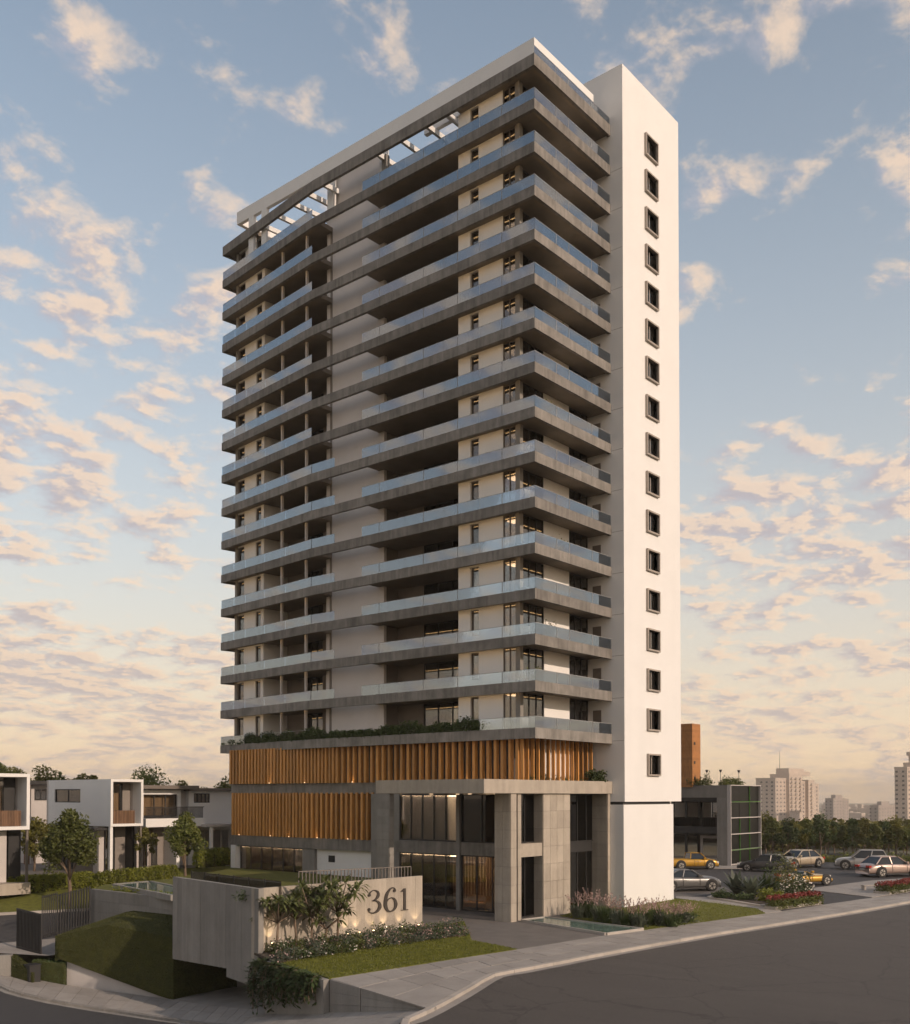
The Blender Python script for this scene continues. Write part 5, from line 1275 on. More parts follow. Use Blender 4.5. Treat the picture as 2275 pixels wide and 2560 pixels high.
hb_(h3, 'wall', 'white', xm, .8, 0, w0, 1.1, HZ(1977)); hb_(h3, 'wall', 'white', w1, .8, 0, xe, 1.1, HZ(1977)); hb_(h3, 'wall', 'white', w0, .803, 0, w1, 1.1, wz0); hb_(h3, 'wall', 'white', w0, .803, wz1, w1, 1.1, HZ(1977)); hwin(h3, w0, w1, wz0, wz1, .95, 4, 'room')
hb_(h3, 'balcony_floor', 'white', xa-.4, -1.6, zf-.85, xm+.2, .0, zf-.08)
rlz = zf-.08; slats(h3, 'railing_bar', 'dark', xa-.3, xm+.1, rlz, rlz+1.0, -1.45, 50, .72); hb_(h3, 'handrail', 'dark', xa-.35, -1.48, rlz+1.0, xm+.15, -1.42, rlz+1.06)
hb_(h3, 'porch_roof', 'white2', gx(478), -2.5, HZ(2070), xe, .8, HZ(2063)); hb_(h3, 'lower_wall', 'white2', xa-.3, .0, 0, gx(372), .3, zf-.86); hb_(h3, 'lower_wall', 'taupe', gx(372), .6, 0, gx(420), .9, zf-.86); hb_(h3, 'lower_wall', 'white', gx(420), -1.4, 0, gx(428), .6, zf-.86); hb_(h3, 'lower_wall', 'white2', gx(428), .6, 0, xb, .9, zf-.86)
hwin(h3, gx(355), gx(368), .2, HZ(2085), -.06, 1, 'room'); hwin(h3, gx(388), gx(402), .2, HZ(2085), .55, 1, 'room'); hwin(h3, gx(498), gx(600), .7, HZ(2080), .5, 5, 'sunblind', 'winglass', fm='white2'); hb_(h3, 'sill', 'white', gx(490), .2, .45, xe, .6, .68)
for px in (492, 560): hb_(h3, 'column', 'white', gx(px)-.12, -2.4, 0, gx(px)+.12, -2.15, HZ(2070))
hb_(h3, 'back_wall', 'white2', xa, 8.402, 0, xe, 8.7, HZ(1974))
# garden walls
gw1 = MB(); gw1.wall(at(58, 81.2), at(165, 84), 0.4, 1.65, .25, 1); tag(gw1.build('garden_wall', M['white2']), 'low pale garden wall behind the hedge left of the street tree', 'wall')
gw2 = MB(); gw2.wall(at(340, 89), at(395, 90), 0.8, 1.95, .25, 1); tag(gw2.build('garden_wall', M['white2']), 'low pale garden wall before the cream balcony house', 'wall')

def tree(name, label, loc, h, rx, rz, trunk_h, n, m, size, seed, group=None, clumps=26, limbs=6, rough=.5, conical=False):
    rd = np.random.default_rng(seed); t = thing(name, label, 'tree', loc, float(rd.uniform(0, 6)), group=group)
    tr = MB(); cz = h - rz
    tr.tube([(0,0,-.2), (.03*rx, 0, trunk_h*.6), (0, .03*rx, trunk_h), (0, 0, cz)], [h*.026, h*.021, h*.017, h*.008], 8)
    cs = []
    for k in range(clumps):
        a = rd.uniform(0, 6.283); e = rd.uniform(-.75, 1.45); rr_ = rd.uniform(.35, 1.0)
        zf_ = math.sin(e)*rr_
        wf = (1 - .55*max(0, zf_)) if not conical else (1-.85*(zf_+.8)/1.8)
        c = np.array([math.cos(a)*math.cos(e)*rr_*rx*wf, math.sin(a)*math.cos(e)*rr_*rx*wf, cz + zf_*rz*.92]); cs.append(c)
    for k in range(limbs):
        c = cs[k*len(cs)//limbs]; b = (0, 0, trunk_h*(.85+.3*k/limbs)); mid = ((b[0]+c[0])*.45, (b[1]+c[1])*.45, b[2]+(c[2]-b[2])*.55); tr.tube([b, mid, tuple(c)], [h*.011, h*.007, h*.003], 5)
    link('trunk', tr.mesh('trunk', M['bark'], True), t, local=True)
    per = n//clumps; pts = []
    for c in cs:
        r_ = rd.uniform(.16, .44); u = rd.normal(size=(per, 3)); u /= np.linalg.norm(u, axis=1)[:, None]; rad = rd.random(per)**.4
        pts.append(c + u*rad[:, None]*np.array([rx, rx, rz*.8])*r_)
    link('crown', leaf_cloud(np.concatenate(pts), size).mesh('crown', M[m]), t, local=True); return t
q = at(176, 77.6); tree('street_tree', 'rounded green tree on the verge before the white box house', (*q, .25), 7.1, 1.85, 2.6, 2.0, 12000, 'leaf', .25, 3, 'trees on the back street verge', 60, 7)
q = at(463, 86.0); tree('street_tree', 'smaller rounded tree on the verge before the cream balcony house', (*q, .5), 6.4, 1.55, 2.25, 2.1, 9000, 'leaf', .24, 4, 'trees on the back street verge', 50, 7)
q = at(87, 90); tree('garden_tree', 'bushy olive tree between the two white houses', (*q, 1.6), 5.0, 2.1, 2.0, 1.2, 3500, 'leaf_olive', .26, 5)
q = at(362, 89); tree('garden_tree', 'small olive tree at the left end of the cream house balcony', (*q, 1.4), 4.3, 1.2, 1.4, 1.2, 2000, 'leaf_olive', .22, 6)
# tree tops over the house roofs
tops = [(10, 1904, 108, 2.6), (40, 1912, 110, 2.2), (100, 1922, 116, 2.4), (135, 1928, 117, 2.0), (206, 1934, 118, 2.2), (232, 1940, 118, 1.2), (365, 1911, 116, 4.2), (452, 1954, 120, 1.6), (545, 1921, 118, 3.4), (575, 1940, 120, 2.6)]
names = ['tall tree showing above the roof at the left picture edge', 'tree top just right of the leftmost roof frame', 'spiky tree top above the dark eave house', 'lower tree top right of the spiky one', 'tree top above the middle of the white box house', 'smallest tree top over the white box house', 'broad spreading tree behind the framed balcony', 'tiny tree top over the cream house roof', 'wide tree behind the cream house next to the tower', 'dark tree top closest to the tower']
for k, (px, py, d, r) in enumerate(tops):
    h = CAMZ + (HOR-py)*d/FOC - 1.5; tree('background_tree', names[k], (*at(px, d), 1.5), h, r*1.35, r*1.6, h*.4, 4200, 'leaf_olive' if k % 3 else 'leaf', .36, 30+k, 'trees behind the houses', 26, 5)
# clipped hedge mounds along the verge
hm = [(5, 80.2, 1.35), (33, 80.4, 1.35), (56, 80.6, 1.3), (78, 80.9, 1.35), (104, 81.3, 1.35), (128, 81.6, 1.25), (152, 81.8, 1.3), (196, 82.2, 1.35), (216, 82.4, 1.35), (240, 82.0, .9), (262, 82.4, 1.35), (285, 82.8, 1.4), (309, 83.2, 1.4), (332, 83.6, 1.4), (356, 84.0, 1.4), (380, 84.5, 1.4), (404, 85.0, 1.4), (425, 85.5, 1.35), (505, 93.0, 1.4), (528, 93.5, 1.4), (550, 94.0, 1.4), (568, 94.5, 1.3)]
for k, (px, d, h) in enumerate(hm):
    z = .6 + max(0, d-80.5)*.11; t = thing('hedge_shrub', f'clipped green hedge mound along the back street, {ORD[k]} from the left', 'hedge', (*at(px, d), z), group='clipped hedge mounds along the back street')
    n = 1500; u = rng.normal(size=(n, 3)); u = np.sign(u)*np.abs(u/np.linalg.norm(u, axis=1)[:, None])**.55; u[:, 2] = np.abs(u[:, 2]); rad = rng.uniform(.8, 1.03, n)
    sc_ = np.array([.70, .70, h*1.12]) if h > 1 else np.array([.5, .5, h]); link('foliage', leaf_cloud(u*rad[:, None]*sc_*1.02, .15).mesh('foliage', M['hedge']), t, local=True)
    core = MB(); core.cyl((0, 0), .52, -.1, h*.82, 10, .46); link('hedge_core', core.mesh('hedge_core', M['moss'], True), t, local=True)

# ------------------------------------------------------------------ neighbour building, car park and planters on the right
DN = 122.0
q = at(1827, DN); nb_ = thing('neighbour_building', 'low concrete pavilion with black glass grid front and roof garden', 'building', (q[0], q[1], 0), 0.0)
k_ = DN/FOC
def NZ(py): return CAMZ - (py-HOR)*k_
def NX(px): return along(px, q, (q[0]+1, q[1])) if px > 1827 else -along(px, q, (q[0], q[1]+1))
top = NZ(1963)
def turn(*objs):                                        # the shaded flank: built square, then turned a quarter
    for o in objs: o.rotation_euler = (0, 0, -math.pi/2)
turn(hb_(nb_, 'roof_slab', 'concrete_mid', NX(1640), 0, NZ(1994), -.52, 7.5, top),
 hb_(nb_, 'wall', 'concrete_mid', NX(1792), .003, 0, -.52, 1.2, NZ(1994)), hb_(nb_, 'wall', 'concrete_mid', NX(1640), 4, 0, NX(1792), 4.3, NZ(1994)),
 hb_(nb_, 'floor_slab', 'dark', NX(1640), .2, NZ(2086), NX(1792), 4, NZ(2068)), hb_(nb_, 'ceiling', 'dark', NX(1640), .2, NZ(2004), NX(1792), 4, NZ(1994)-.003),
 hwin(nb_, NX(1724), NX(1791), NZ(2067), NZ(2005), 2.6, 2, 'room_warm'), hwin(nb_, NX(1660), NX(1722), NZ(2067), NZ(2005), 2.6, 2, 'blind'), hb_(nb_, 'railing_glass', 'darkglass', NX(1640), .35, NZ(2068), NX(1792), .38, NZ(2046)),
 hwin(nb_, NX(1728), NX(1785), .4, NZ(2092), 2.4, 1, 'room', fr=.35, fm='white2'), hwin(nb_, NX(1660), NX(1722), .2, NZ(2092), 2.4, 2, 'room'), hb_(nb_, 'column', 'dark', NX(1708), .4, 0, NX(1713), .6, NZ(1994)))
# black glass grid with pale mullions and green strips
gx1 = NX(1903)
gre = m_plain('green_strip', (0.06, 0.22, 0.02), .4, .05); gr_m = 'white2'
hb_(nb_, 'glass_box_wall', 'dark', .08, .5, 0, gx1-.05, .9, top-.1); hb_(nb_, 'wall', 'concrete_mid', 4.31, .9, 0, gx1-.05, 9, top-.1)
rows_z = [NZ(2162), NZ(2126), NZ(2086), NZ(2045), NZ(2005), NZ(1963)]
for i in range(6): hb_(nb_, 'mullion', gr_m, 0, .0, rows_z[i]-.045, gx1, .5, rows_z[i]+.045) if i not in (3,) else hb_(nb_, 'mullion', gr_m, 0, 0, rows_z[i]-.05, gx1, .5, rows_z[i]+.05)
for x in (0.003, gx1-.11): hb_(nb_, 'mullion', gr_m, x, .003, 0, x+.10, .49, top)
for i in range(5):
    for c in range(3):
        x0, x1 = .15 + (gx1-.3)*c/3, .15 + (gx1-.3)*(c+1)/3; hb_(nb_, 'glass_panel', 'blackglass', x0+.03, .3+.02*((i+c) % 2), rows_z[i]+.08, x1-.03, .4, rows_z[i+1]-.08)
    for c in ((1, 2) if i < 3 else (2,)): x = .15 + (gx1-.3)*c/3; link('green_strip', MB().box(x-.03, .2, rows_z[i]+.08, x+.03, .28, rows_z[i+1]-.08).mesh('green_strip', gre), nb_, local=True)
for i in (1, 4): link('green_strip', MB().box(.16, -.03, rows_z[i]-.02, gx1-.16, .0-.003, rows_z[i]+.05).mesh('green_strip', gre), nb_, local=True)
cz = NZ(1811)*1.02; cq = at(1731, DN+3); cl = (cq[0]-q[0], cq[1]-q[1]); cx1 = along(1751, cq, (cq[0]+1, cq[1])); cy1 = along(1690, cq, (cq[0], cq[1]+1))
ch = hb_(nb_, 'chimney', 'brick_clad', cl[0], cl[1], top-.2, cl[0]+cx1, cl[1]+cy1, cz)
for zq in range(22):                                    # cladding courses
    z0 = top + zq*(cz-top)/22; o = link('cladding_board', MB().box(cl[0]-.03, cl[1]-.03, z0+.02, cl[0]+cx1+.03, cl[1]+cy1+.03, z0+(cz-top)/22-.02).mesh('cladding_board', M['brick_clad']), ch, local=True)
for z_ in (NZ(1855), NZ(1904), NZ(1944)): hb_(nb_, 'vent', 'dark', cl[0]+.35, cl[1]-.08, z_-.18, cl[0]+.7, cl[1]-.034, z_+.18)
for i in range(15):
    l = Vector((.5+.3*math.sin(i*2.1), (15-i)*.9-1, top)) if i < 11 else Vector((1+(i-11)*1.2, 1.2, top)); wq = nb_.matrix_basis @ l
    bush('roof_shrub', f'green shrub in the pavilion roof garden, {ORD[i]} from the left', 'shrub', tuple(wq), .85, random.uniform(.8, 1.5), 420, 'leaf', .22, group='roof garden shrubs')
for px, ly_, ds in ((1805, 3.4, 'far'), (1817, 1.6, 'middle'), (1880, -1, 'near')):
    wq = nb_.matrix_basis @ (Vector((.6, ly_, top)) if ly_ > 0 else Vector((4, .8, top))); t = thing('roof_ornament', f'{ds} slender post with round head on the pavilion roof', 'ornament', tuple(wq), group='posts on the pavilion roof')
    link('stem', MB().cyl((0,0), .03, 0, 1.6, 6).mesh('stem', M['dark']), t, local=True); link('head', MB().cyl((0,0), .1, 1.6, 1.9, 8, .2).mesh('head', M['dark']), t, local=True)
pl = MB(); pl.prism([P(1700,2172,0)[:2], P(1905,2172,0)[:2], at(1905, 124), at(1690, 124)], -.3, .06); struct(pl.build('pavilion_plinth', M['paving']))

# ---- cars
def car(kind, paint, label, px, py, yaw, sc, group='cars in the car park'):
    """car-local: x forwards, y left, z up"""
    q = P(px, py, 0); t = thing('parked_car', label, 'car', (q[0], q[1], 0), math.atan2(RY, RX) + yaw, group=group, scale=sc)
    L_, W_ = 4.5, 1.82
    prof = {   # (x, belt height, half width factor)
     'sedan': [(-2.25,.62,.80),(-2.2,.80,.88),(-1.7,.93,.96),(-.9,.95,1),(0,.93,1),(.8,.91,1),(1.2,.86,.98),(1.8,.76,.93),(2.15,.64,.84),(2.25,.50,.74)],
     'coupe': [(-2.2,.66,.76),(-2.1,.84,.88),(-1.5,.98,1),(-.7,.94,1),(.2,.90,.99),(1.0,.90,1),(1.5,.90,1),(1.9,.80,.92),(2.15,.62,.8)],
     'suv': [(-2.2,.75,.84),(-2.15,.98,.92),(-1.5,1.04,.98),(-.5,1.04,1),(.5,1.02,1),(1.1,1.0,.99),(1.8,.92,.95),(2.1,.82,.88),(2.2,.60,.8)],
     'pickup': [(-2.4,.85,.90),(-2.35,.95,.95),(-1.5,.96,.98),(-.5,.96,1),(.5,.95,1),(1.1,.94,.98),(1.8,.88,.92),(2.15,.78,.85),(2.25,.55,.78)],
     'roadster': [(-1.9,.55,.80),(-1.8,.72,.9),(-1.2,.80,1),(-.4,.74,1),(.5,.72,1),(1.2,.74,1),(1.6,.66,.92),(1.9,.45,.78)]}[kind]
    cabin = {'sedan': ((-1.75,-1.15,.25,1.05), 1.42), 'coupe': ((-1.75,-.75,.15,.85), 1.36), 'suv': ((-1.95,-1.6,.2,.95), 1.66), 'pickup': ((-.45,-.35,.55,1.1), 1.50), 'roadster': ((-.6,-.45,-.3,.25), 1.02)}[kind]
    hw = W_/2; v = []; f = []
    ring = lambda x, b, k: [(x, -hw*k*.90, .20), (x, -hw*k, .34), (x, -hw*k, b*.68), (x, -hw*k*.96, b*.94), (x, -hw*k*.80, b+.015), (x, 0, b+.05), (x, hw*k*.80, b+.015), (x, hw*k*.96, b*.94), (x, hw*k, b*.68), (x, hw*k, .34), (x, hw*k*.90, .20)]
    for (x, b, k) in prof: v += ring(x, b, k)
    n = 11
    for i in range(len(prof)-1):
        for j in range(n): f.append((i*n+j, i*n+(j+1) % n, (i+1)*n+(j+1) % n, (i+1)*n+j))
    f += [tuple(range(n)), tuple(reversed(range((len(prof)-1)*n, len(prof)*n)))]
    b_ = link('body', MB().add(v, f).mesh('body', M[paint], True), t, local=True)
    md = b_.modifiers.new('smooth', 'SUBSURF'); md.levels = 1; md.render_levels = 1
    (x0, x1, x2, x3), zr = cabin; bz = [np.interp(x, [p[0] for p in prof], [p[1] for p in prof]) for x in (x0, x3)]
    h0, h1 = hw*.90, hw*.68
    gl = MB().add([(x0,-h0,bz[0]-.02),(x3,-h0,bz[1]-.02),(x3,h0,bz[1]-.02),(x0,h0,bz[0]-.02),(x1,-h1,zr-.05),(x2,-h1,zr-.05),(x2,h1,zr-.05),(x1,h1,zr-.05)], [(0,1,5,4),(1,2,6,5),(2,3,7,6),(3,0,4,7),(4,5,6,7)])
    link('window_glass', gl.mesh('window_glass', M['carglass']), t, local=True)
    rf = MB().add([(x1-.05,-h1-.02,zr-.06),(x2+.05,-h1-.02,zr-.06),(x2+.05,h1+.02,zr-.06),(x1-.05,h1+.02,zr-.06),(x1+.12,-h1+.12,zr+.02),(x2-.15,-h1+.12,zr+.02),(x2-.15,h1-.12,zr+.02),(x1+.12,h1-.12,zr+.02)], [(0,1,5,4),(1,2,6,5),(2,3,7,6),(3,0,4,7),(4,5,6,7),(3,2,1,0)])
    if kind != 'roadster': link('roof', rf.mesh('roof', M[paint], False), t, local=True)
    for s in (-1, 1):                                   # pillars
        for (xa, xb) in ((x3, x2), (x0, x1)) + ((((x0+x3)/2-.1, (x1+x2)/2-.05),) if kind not in ('roadster', 'pickup') else ()):
            za = np.interp(xa, [p[0] for p in prof], [p[1] for p in prof]); link('pillar', MB().tube([(xa, s*h0*1.0, za-.03), (xb, s*(h1+.01), zr-.03)], .045, 5).mesh('pillar', M[paint]), t, local=True)
    xw = (-1.35, 1.4) if kind != 'roadster' else (-1.15, 1.2); rw_ = .34 if kind not in ('suv', 'pickup') else .37
    for x in xw:
        for s in (-1, 1):
            wy = s*(hw-.10)
            def wheel_mesh(r, y0, y1, n=20):
                vv_ = [(r*math.cos(6.2832*i/n), y, r*math.sin(6.2832*i/n)) for y in (y0, y1) for i in range(n)]; return MB().add(vv_, [tuple(range(n)), tuple(reversed(range(n, 2*n)))] + [(i, n+i, n+(i+1) % n, (i+1) % n) for i in range(n)])
            ar = link('wheel_arch', wheel_mesh(rw_*1.2, -.09, .09).mesh('wheel_arch', M['dark']), t, local=True); ar.location = (x, s*(hw-.075), rw_+.04)
            w_ = link('wheel', wheel_mesh(rw_, -.11, .11).mesh('wheel', M['tyre']), t, local=True); w_.location = (x, s*(hw-.06), rw_)
            link('rim', wheel_mesh(rw_*.66, -.125, .125, 16).mesh('rim', M['rim']), w_, local=True)
            hb = MB()
            for k in range(5): a = 6.2832*k/5; hb.tube([(0, s*.127, 0), (rw_*.6*math.cos(a), s*.127, rw_*.6*math.sin(a))], .03, 4)
            link('spoke', hb.mesh('spoke', M['dark']), w_, local=True)
    for o_ in t.children:
        if o_.name.startswith(('roof', 'window_glass')): bv = o_.modifiers.new('soft', 'BEVEL'); bv.width = .07; bv.segments = 3; bv.limit_method = 'ANGLE'
    for s in (-1, 1):
        for xd in ((x0+x3)/2-.1, x3-.25, x0+.35): link('door_seam', MB().box(xd-.01, s*hw*1.0-.012, .36, xd+.01, s*hw*1.0+.004, .84).mesh('door_seam', M['dark']), t, local=True)
        for xd in ((x0+x3)/2+.02, x0+.5): link('door_handle', MB().box(xd, s*hw*1.0-.02, .70, xd+.16, s*hw*1.0+.02, .73).mesh('door_handle', M['rim']), t, local=True)
        link('sill', MB().box(xw[0]+.45, s*hw*.97-.03, .17, xw[1]-.45, s*hw*.97+.03, .27).mesh('sill', M['dark']), t, local=True)
    xf, xr_ = prof[-2][0], prof[0][0]
    link('grille', MB().box(xf-.05, -.42, .50, xf+.10, .42, .64).mesh('grille', M['dark']), t, local=True)
    for s in (-1, 1):
        link('headlight', MB().box(xf-.12, s*hw*.66-.16, .56, xf+.09, s*hw*.66+.16, .70).mesh('headlight', M['head']), t, local=True)
        link('tail_light', MB().box(xr_-.03, s*hw*.62-.20, .66, xr_+.14, s*hw*.62+.20, .82).mesh('tail_light', M['tail']), t, local=True)
        link('mirror', MB().box(x3-.35, s*(hw+.02)-.09, .93, x3-.2, s*(hw+.02)+.09, 1.06).mesh('mirror', M[paint]), t, local=True)
    link('bumper', MB().box(xf+.0, -hw*.7, .26, prof[-1][0]+.04, hw*.7, .42).mesh('bumper', M['dark']), t, local=True)
    link('number_plate', MB().box(xr_-.05, -.25, .48, xr_+.0, .25, .60).mesh('number_plate', M['blind']), t, local=True)
    return t
car('pickup', 'paint_yellow', 'yellow pickup parked close to the concrete pavilion', 1730, 2172, R_(8), 1.28)
car('coupe', 'paint_grey', 'grey coupe half hidden behind the white stair shaft', 1712, 2226, R_(14), 1.42)
car('sedan', 'paint_charcoal', 'charcoal saloon facing left in front of the black glass grid', 1915, 2178, R_(155), 1.34)
car('sedan', 'paint_champagne', 'pale gold saloon parked behind the charcoal one', 1996, 2168, R_(-150), 1.45)
car('roadster', 'paint_yellow', 'low yellow open car behind the flower bed', 2010, 2212, R_(20), 1.35)
car('suv', 'paint_silver', 'silver estate car near the tree line', 2157, 2173, R_(160), 1.36)
car('sedan', 'paint_rose', 'bronze saloon with red tail lights at the right picture edge', 2222, 2190, R_(18), 1.50)

# ---- planted island and flower boxes
ISL = [P(1768,2246,0), P(1900,2268,0), P(1942,2262,0), P(2048,2238,0), P(1990,2222,0), P(1800,2236,0)]
isl = MB(); isl.prism([(p[0], p[1]) for p in ISL], -.2, .16); struct(isl.build('planted_island', M['kerb']))
isl2 = MB(); cI = Vector(ladd(ISL[0], ISL[3], .5)); isl2.prism([tuple(cI.lerp(Vector(p), .93))[:2] for p in ISL], .1, .20); struct(isl2.build('island_soil', M['soil']))
def agave(px, py, r, h, label, m='leaf_grey', n=26):
    q = P(px, py, .2); t = thing('agave', label, 'plant', (q[0], q[1], .2)); mb = MB()
    for k in range(n):
        a = k*2.4; el = .35 + 1.0*(k/n); ln = r*random.uniform(.8, 1.15); d = Vector((math.cos(a)*math.cos(el), math.sin(a)*math.cos(el), math.sin(el))); s_ = d.cross(Vector((0,0,1))).normalized()*ln*.10; p1 = d*ln*.5 + Vector((0,0,.05)); p2 = d*ln + Vector((0,0,-ln*.12))
        kk_ = len(mb.v); mb.v += [tuple(-s_*.6), tuple(s_*.6), tuple(p1+s_), tuple(p1-s_), tuple(p2)]; mb.f += [(kk_, kk_+1, kk_+2, kk_+3), (kk_+3, kk_+2, kk_+4)]
    link('leaf_rosette', mb.mesh('leaf_rosette', M[m]), t, local=True); link('base', MB().cyl((0,0), r*.12, -.1, .15, 8).mesh('base', M['soil']), t, local=True)
agave(1842, 2236, 2.3, 1.5, 'large pale agave at the left of the planted island'); agave(1878, 2240, 2.2, 1.5, 'broad blue-green agave in the middle of the island', 'leaf_grey', 30); agave(1912, 2236, 2.0, 1.4, 'darker agave beside the tall island shrub', 'leaf_dark', 30)
for k, (px, py, r, h, m, fl, ds) in enumerate(((1925,2236,1.0,2.6,'leaf_dark',None,'tall dark shrub on the island'), (1958,2232,1.4,3.2,'leaf',None,'big green shrub behind the island flowers'), (1975,2226,1.2,3.0,'leaf_olive',None,'olive shrub arching over the low yellow car'), (1918,2252,.9,1.2,'hedge',None,'round bright shrub at the island front'), (1945,2254,.8,1.0,'hedge',None,'second round bright shrub at the island front'), (1985,2240,1.1,1.9,'leaf_dark','white_flower','shrub with pale blossom at the right of the island'), (2008,2236,.9,1.7,'leaf_dark','white_flower','last blossoming shrub at the island tip'), (1805,2243,.8,.6,'leaf_dark',None,'low ground cover at the island corner'), (1860,2248,.9,.6,'leaf_dark',None,'low ground cover below the agaves'))):
    q = P(px, py, .2); bush('shrub', ds, 'shrub', q, r, h, 900, m, .17, flowers=fl, nf=120 if fl else 0, group='island shrubs')
def flower_box(label, a, b, wd, fl):
    t = thing('flower_box', label, 'planter', a); A_ = Vector(a); B_ = Vector(b); d = (B_-A_).normalized(); n = Vector((-d.y, d.x, 0))*wd
    MB().prism([(A_.x, A_.y), (B_.x, B_.y), (B_.x+n.x, B_.y+n.y), (A_.x+n.x, A_.y+n.y)], 0, .22).build('box', M['kerb'], t)
    pts, fp = [], []
    for _ in range(4200):
        u, v = random.random(), random.uniform(-.22, 1.0); q = A_ + d*((B_-A_).length*u) + n*v; pts.append((q.x, q.y, random.uniform(.06, .8)))
    for _ in range(900):
        u, v = random.random(), random.uniform(-.1, 1.0); q = A_ + d*((B_-A_).length*u) + n*v; fp.append((q.x, q.y, random.uniform(.7, 1.0)))
    leaf_cloud(pts, .16).build('foliage', M['leaf'], t); leaf_cloud(fp, .17, aspect=.9).build('flower', M[fl], t)
flower_box('low box of red flowers beside the pavement at the island', P(1940,2276,0), P(2056,2261,0), 1.0, 'red_flower'); flower_box('box of red flowers at the right picture edge', P(2224,2237,0), P(2320,2222,0), 1.4, 'red_flower')
# concrete apron and steps between the lot and the pavement
ap = MB(); ap.prism([P(2010,2224,0)[:2], P(2180,2244,0)[:2], P(2275,2230,0)[:2], P(2275,2196,0)[:2], P(2180,2202,0)[:2]], -.2, .05); struct(ap.build('parking_apron', M['paving']))
pb_ = thing('garden_bench', 'low pale bench on the apron beside the red flower box', 'bench', P(2178,2226,0), math.atan2(RY, RX)+R_(10))
for nm, b in (('seat', (-.9,-.3,.42,.9,.3,.5)), ('leg', (-.8,-.25,0,-.65,.25,.418)), ('leg', (.65,-.25,0,.8,.25,.418))): link(nm, MB().box(*b).mesh(nm, M['kerb']), pb_, local=True)
pe = MB(); pe.prism([P(1690,2246,0)[:2], P(1775,2257,0)[:2], P(1893,2272.5,0)[:2], P(1914,2284,0)[:2], P(1955,2279,0)[:2], P(1935,2268,0)[:2], P(1765,2244,0)[:2], P(1690,2241,0)[:2]], -.2, .03); struct(pe.build('footpath', M['paving']))
# ------------------------------------------------------------------ tree line and city beyond the car park
rd0 = random.Random(5); pos = []
for k in range(30):
    px = 1895 + 400*k/29 + rd0.uniform(-6, 6); d = rd0.uniform(140, 150) + (0 if k % 2 else 14); pos.append((px, d))
for k, (px, d) in enumerate(pos):
    topy = 2060 + rd0.uniform(-20, 20) - (8 if px < 1930 else 0); h = CAMZ - (topy-HOR)*d/FOC; h = max(h, 3.2)
    tree('lot_tree', f'bushy tree of the belt behind the car park, {ORD[k]} from the left', (*at(px, d), -.3), h+.3, rd0.uniform(1.7, 2.5), h*.44, h*.25, 1500, ['leaf', 'leaf_olive', 'leaf_dark'][k % 3], .36, 200+k, 'belt of trees behind the car park', 18, 4, conical=(k % 4 == 1))
for k in range(22):
    px = 1905 + 390*k/21; q = at(px, 131 + rd0.uniform(-1, 1)); bush('hedge_shrub', f'low green shrub at the foot of the tree belt, {ORD[k]} from the left', 'shrub', (*q, -.1), 1.3, rd0.uniform(.9, 1.4), 260, 'hedge' if k % 2 else 'leaf', .26, group='low shrubs at the tree belt')
# wood behind the belt, read as one mass
pts = []
for k in range(420):
    px = rd0.uniform(1700, 2420); d = rd0.uniform(165, 235); hh = CAMZ - (2052 + rd0.uniform(-8, 16)-HOR)*d/FOC; x, y = at(px, d); r = rd0.uniform(2.4, 4)
    u = rng.normal(size=(60, 3)); u /= np.linalg.norm(u, axis=1)[:, None]; u[:, 2] = np.abs(u[:, 2]); pts.append(np.array([x, y, hh-r*1.4]) + u*np.array([r, r, r*1.4])*(rng.random(60)**.3)[:, None])
tag(leaf_cloud(np.concatenate(pts), 1.0, aspect=.7).build('far_wood', M['leaf_olive'], kind='stuff'), 'far wood filling the valley behind the car park trees', 'wood')
# apartment towers of the city
M['far_wall'] = m_plain('far_render', (0.52, 0.43, 0.36), .85, .08, .05); M['far_dark'] = m_plain('far_window', (0.07, 0.065, 0.065), .3, .1, .1); M['far_wall2'] = m_plain('far_render_grey', (0.36, 0.31, 0.28), .85, .08, .05)
def far_tower(label, px0, px1, d, top_py, wings, m, floors, yaw, pent=None, wpf=True):
    """wings: list of (x0, x1, front offset, height drop) as fractions of the width"""
    k = d/FOC; w = (px1-px0)*k; q = at(px0+.3*(px1-px0), d); W_ = along(px1, q, (q[0]+1, q[1])); DP = along(px0, q, (q[0], q[1]+1)); t = thing('apartment_block', label, 'apartment block', (q[0], q[1], -33), yaw)
    H = CAMZ + (HOR-top_py)*k + 33; fh = 3.6
    win = MB().box(-1.5, -.12, -.75, 1.5, .12, .75).mesh('far_window', M['far_dark']); bal = MB().box(-3.2, -1.3, -.55, 3.2, 0, .3).mesh('far_balcony', M[m])
    sidew = MB().box(-.12, -.9, -.75, .12, .9, .75).mesh('far_window_side', M['far_dark'])
    for i, (a, b, off, dr) in enumerate(wings):
        x0, x1 = a*W_, b*W_; hb_(t, 'wall', m, x0, off, 0, x1, off+DP, H-dr); hb_(t, 'parapet', m, x0-.25, off-.25, H-dr+.003, x1+.25, off+DP+.25, H-dr+1.2)
        n = max(1, int((x1-x0)/8.0)); 
        for fl in range(floors):
            z = H-dr-2.6-fl*fh
            for c in range(n):
                x = x0 + (x1-x0)*(c+.5)/n
                if i % 2 == 1 and wpf: o = link('balcony', bal, t, local=True); o.location = (x, off-.003, z-.9)
                o = link('window', win, t, local=True); o.location = (x, off+.05, z)
            if i == 0:
                for c in range(max(2, int(DP/5))): o = link('window', sidew, t, local=True); o.location = (x0+.05, off+3+c*5, z)
    if pent:
        for (a, b, h0, h1) in pent: hb_(t, 'penthouse', m, a*W_, 3, H+h0, b*W_, min(15, DP-1), H+h1)
    return t
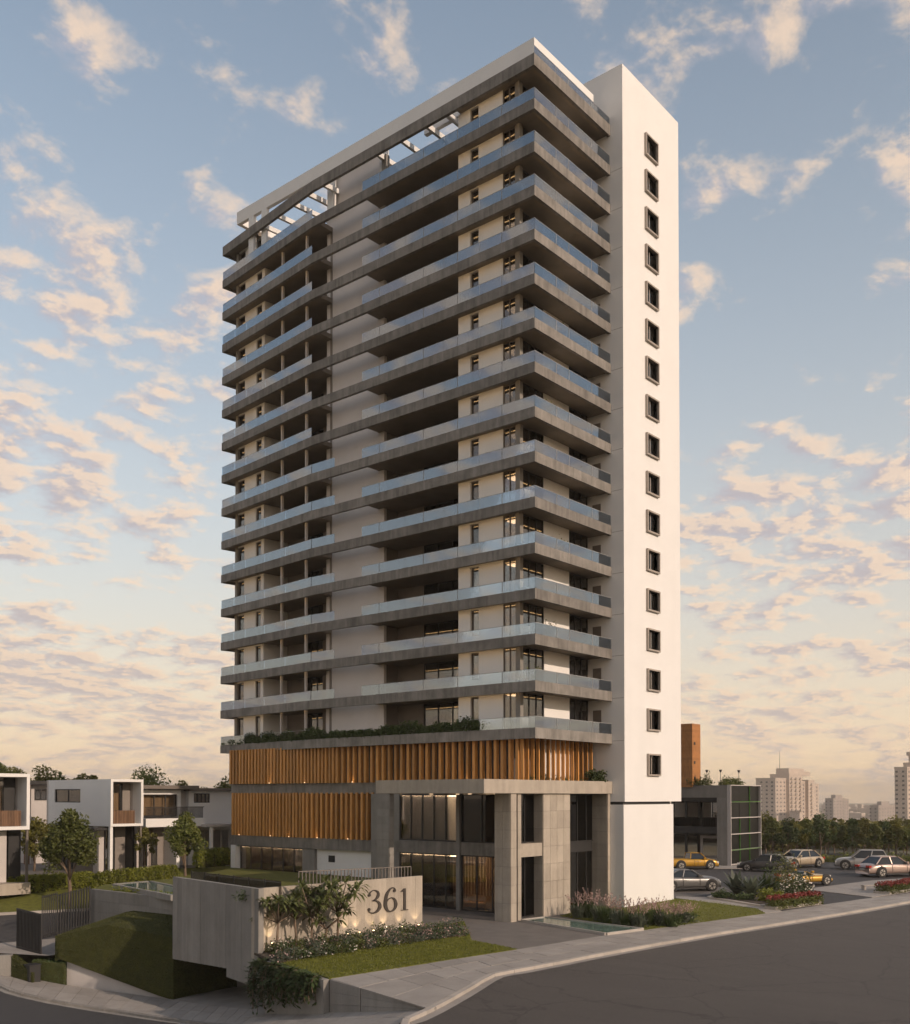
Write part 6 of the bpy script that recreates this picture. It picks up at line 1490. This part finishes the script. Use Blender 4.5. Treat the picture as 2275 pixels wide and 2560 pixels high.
a = far_tower('stepped pale apartment block nearest the pavilion', 1898, 2060, 900, 1948, [(0, .22, 3, 0), (.22, .50, 0, -4), (.50, .66, 4, 2), (.66, .80, 1, 1), (.80, 1.0, 5, 4)], 'far_wall', 9, 0.0, [(.28, .62, 4, 10.5), (.62, .75, 4, 8)])
MBm = MB().cyl((0, 0), .25, 0, 16, 6, .1); o = link('mast', MBm.mesh('mast', M['far_dark']), a, local=True); o.location = (22, 8, CAMZ + (HOR-1948)*900/FOC + 33 + 10)
far_tower('grey slab block right of the stepped apartment block', 2063, 2130, 1150, 1998, [(0, .6, 0, 0), (.6, 1, 4, 1)], 'far_wall2', 6, 0.0, [(.25, .6, 0, 5)], False)
far_tower('smaller grey block before the right-hand tower', 2175, 2244, 1050, 2016, [(0, .55, 0, 0), (.55, 1, 3, 0)], 'far_wall2', 5, 0.0, [(.3, .7, 0, 5)], False)
far_tower('tall apartment tower cut off by the right picture edge', 2240, 2345, 800, 1908, [(0, .24, 1, 4), (.24, .5, 0, 0), (.5, 1, 2, -7)], 'far_wall', 13, 0.0, [(.3, .45, 7, 10)])
# low city roofs, uncountable at this distance
cb = MB()
for k in range(520):
    px = rd0.uniform(1000, 2700); d = rd0.uniform(750, 2600); x, y = at(px, d); w1, w2, h = rd0.uniform(8, 26), rd0.uniform(8, 22), rd0.uniform(6, 19)*(1 if d < 1500 else 1.4); cb.box(x-w1/2, y-w2/2, -34, x+w1/2, y+w2/2, -33+h)
tag(cb.build('distant_city', M['far_wall'], kind='stuff'), 'low city roofs fading along the horizon', 'city')
pts = []
for k in range(900):
    px = rd0.uniform(900, 2800); d = rd0.uniform(420, 2400); x, y = at(px, d); r = rd0.uniform(5, 9); u = rng.normal(size=(16, 3)); u[:, 2] = np.abs(u[:, 2]); pts.append(np.array([x, y, -32]) + u*np.array([r*.6, r*.6, r*.6]))
tag(leaf_cloud(np.concatenate(pts), 4.0, aspect=.8).build('distant_trees', M['leaf_olive'], kind='stuff'), 'scattered trees among the distant city roofs', 'trees')

# ------------------------------------------------------------------ evening haze over the whole place
hz_m = bpy.data.materials.new('haze'); hz_m.use_nodes = True
for n in list(hz_m.node_tree.nodes):
    if n.type == 'BSDF_PRINCIPLED': hz_m.node_tree.nodes.remove(n)
pv_ = hz_m.node_tree.nodes.new('ShaderNodeVolumePrincipled'); pv_.inputs['Color'].default_value = (0.95, 0.86, 0.76, 1); pv_.inputs['Density'].default_value = 0.00022; pv_.inputs['Anisotropy'].default_value = 0.1
hz_m.node_tree.links.new(pv_.outputs[0], hz_m.node_tree.nodes['Material Output'].inputs['Volume'])
hzb = MB(); hzb.box(-5600, -5600, -37, 6600, 6600, 66.5); hzo = hzb.build('haze', hz_m, kind='stuff'); tag(hzo, 'thin warm evening haze hanging over the whole place', 'haze')
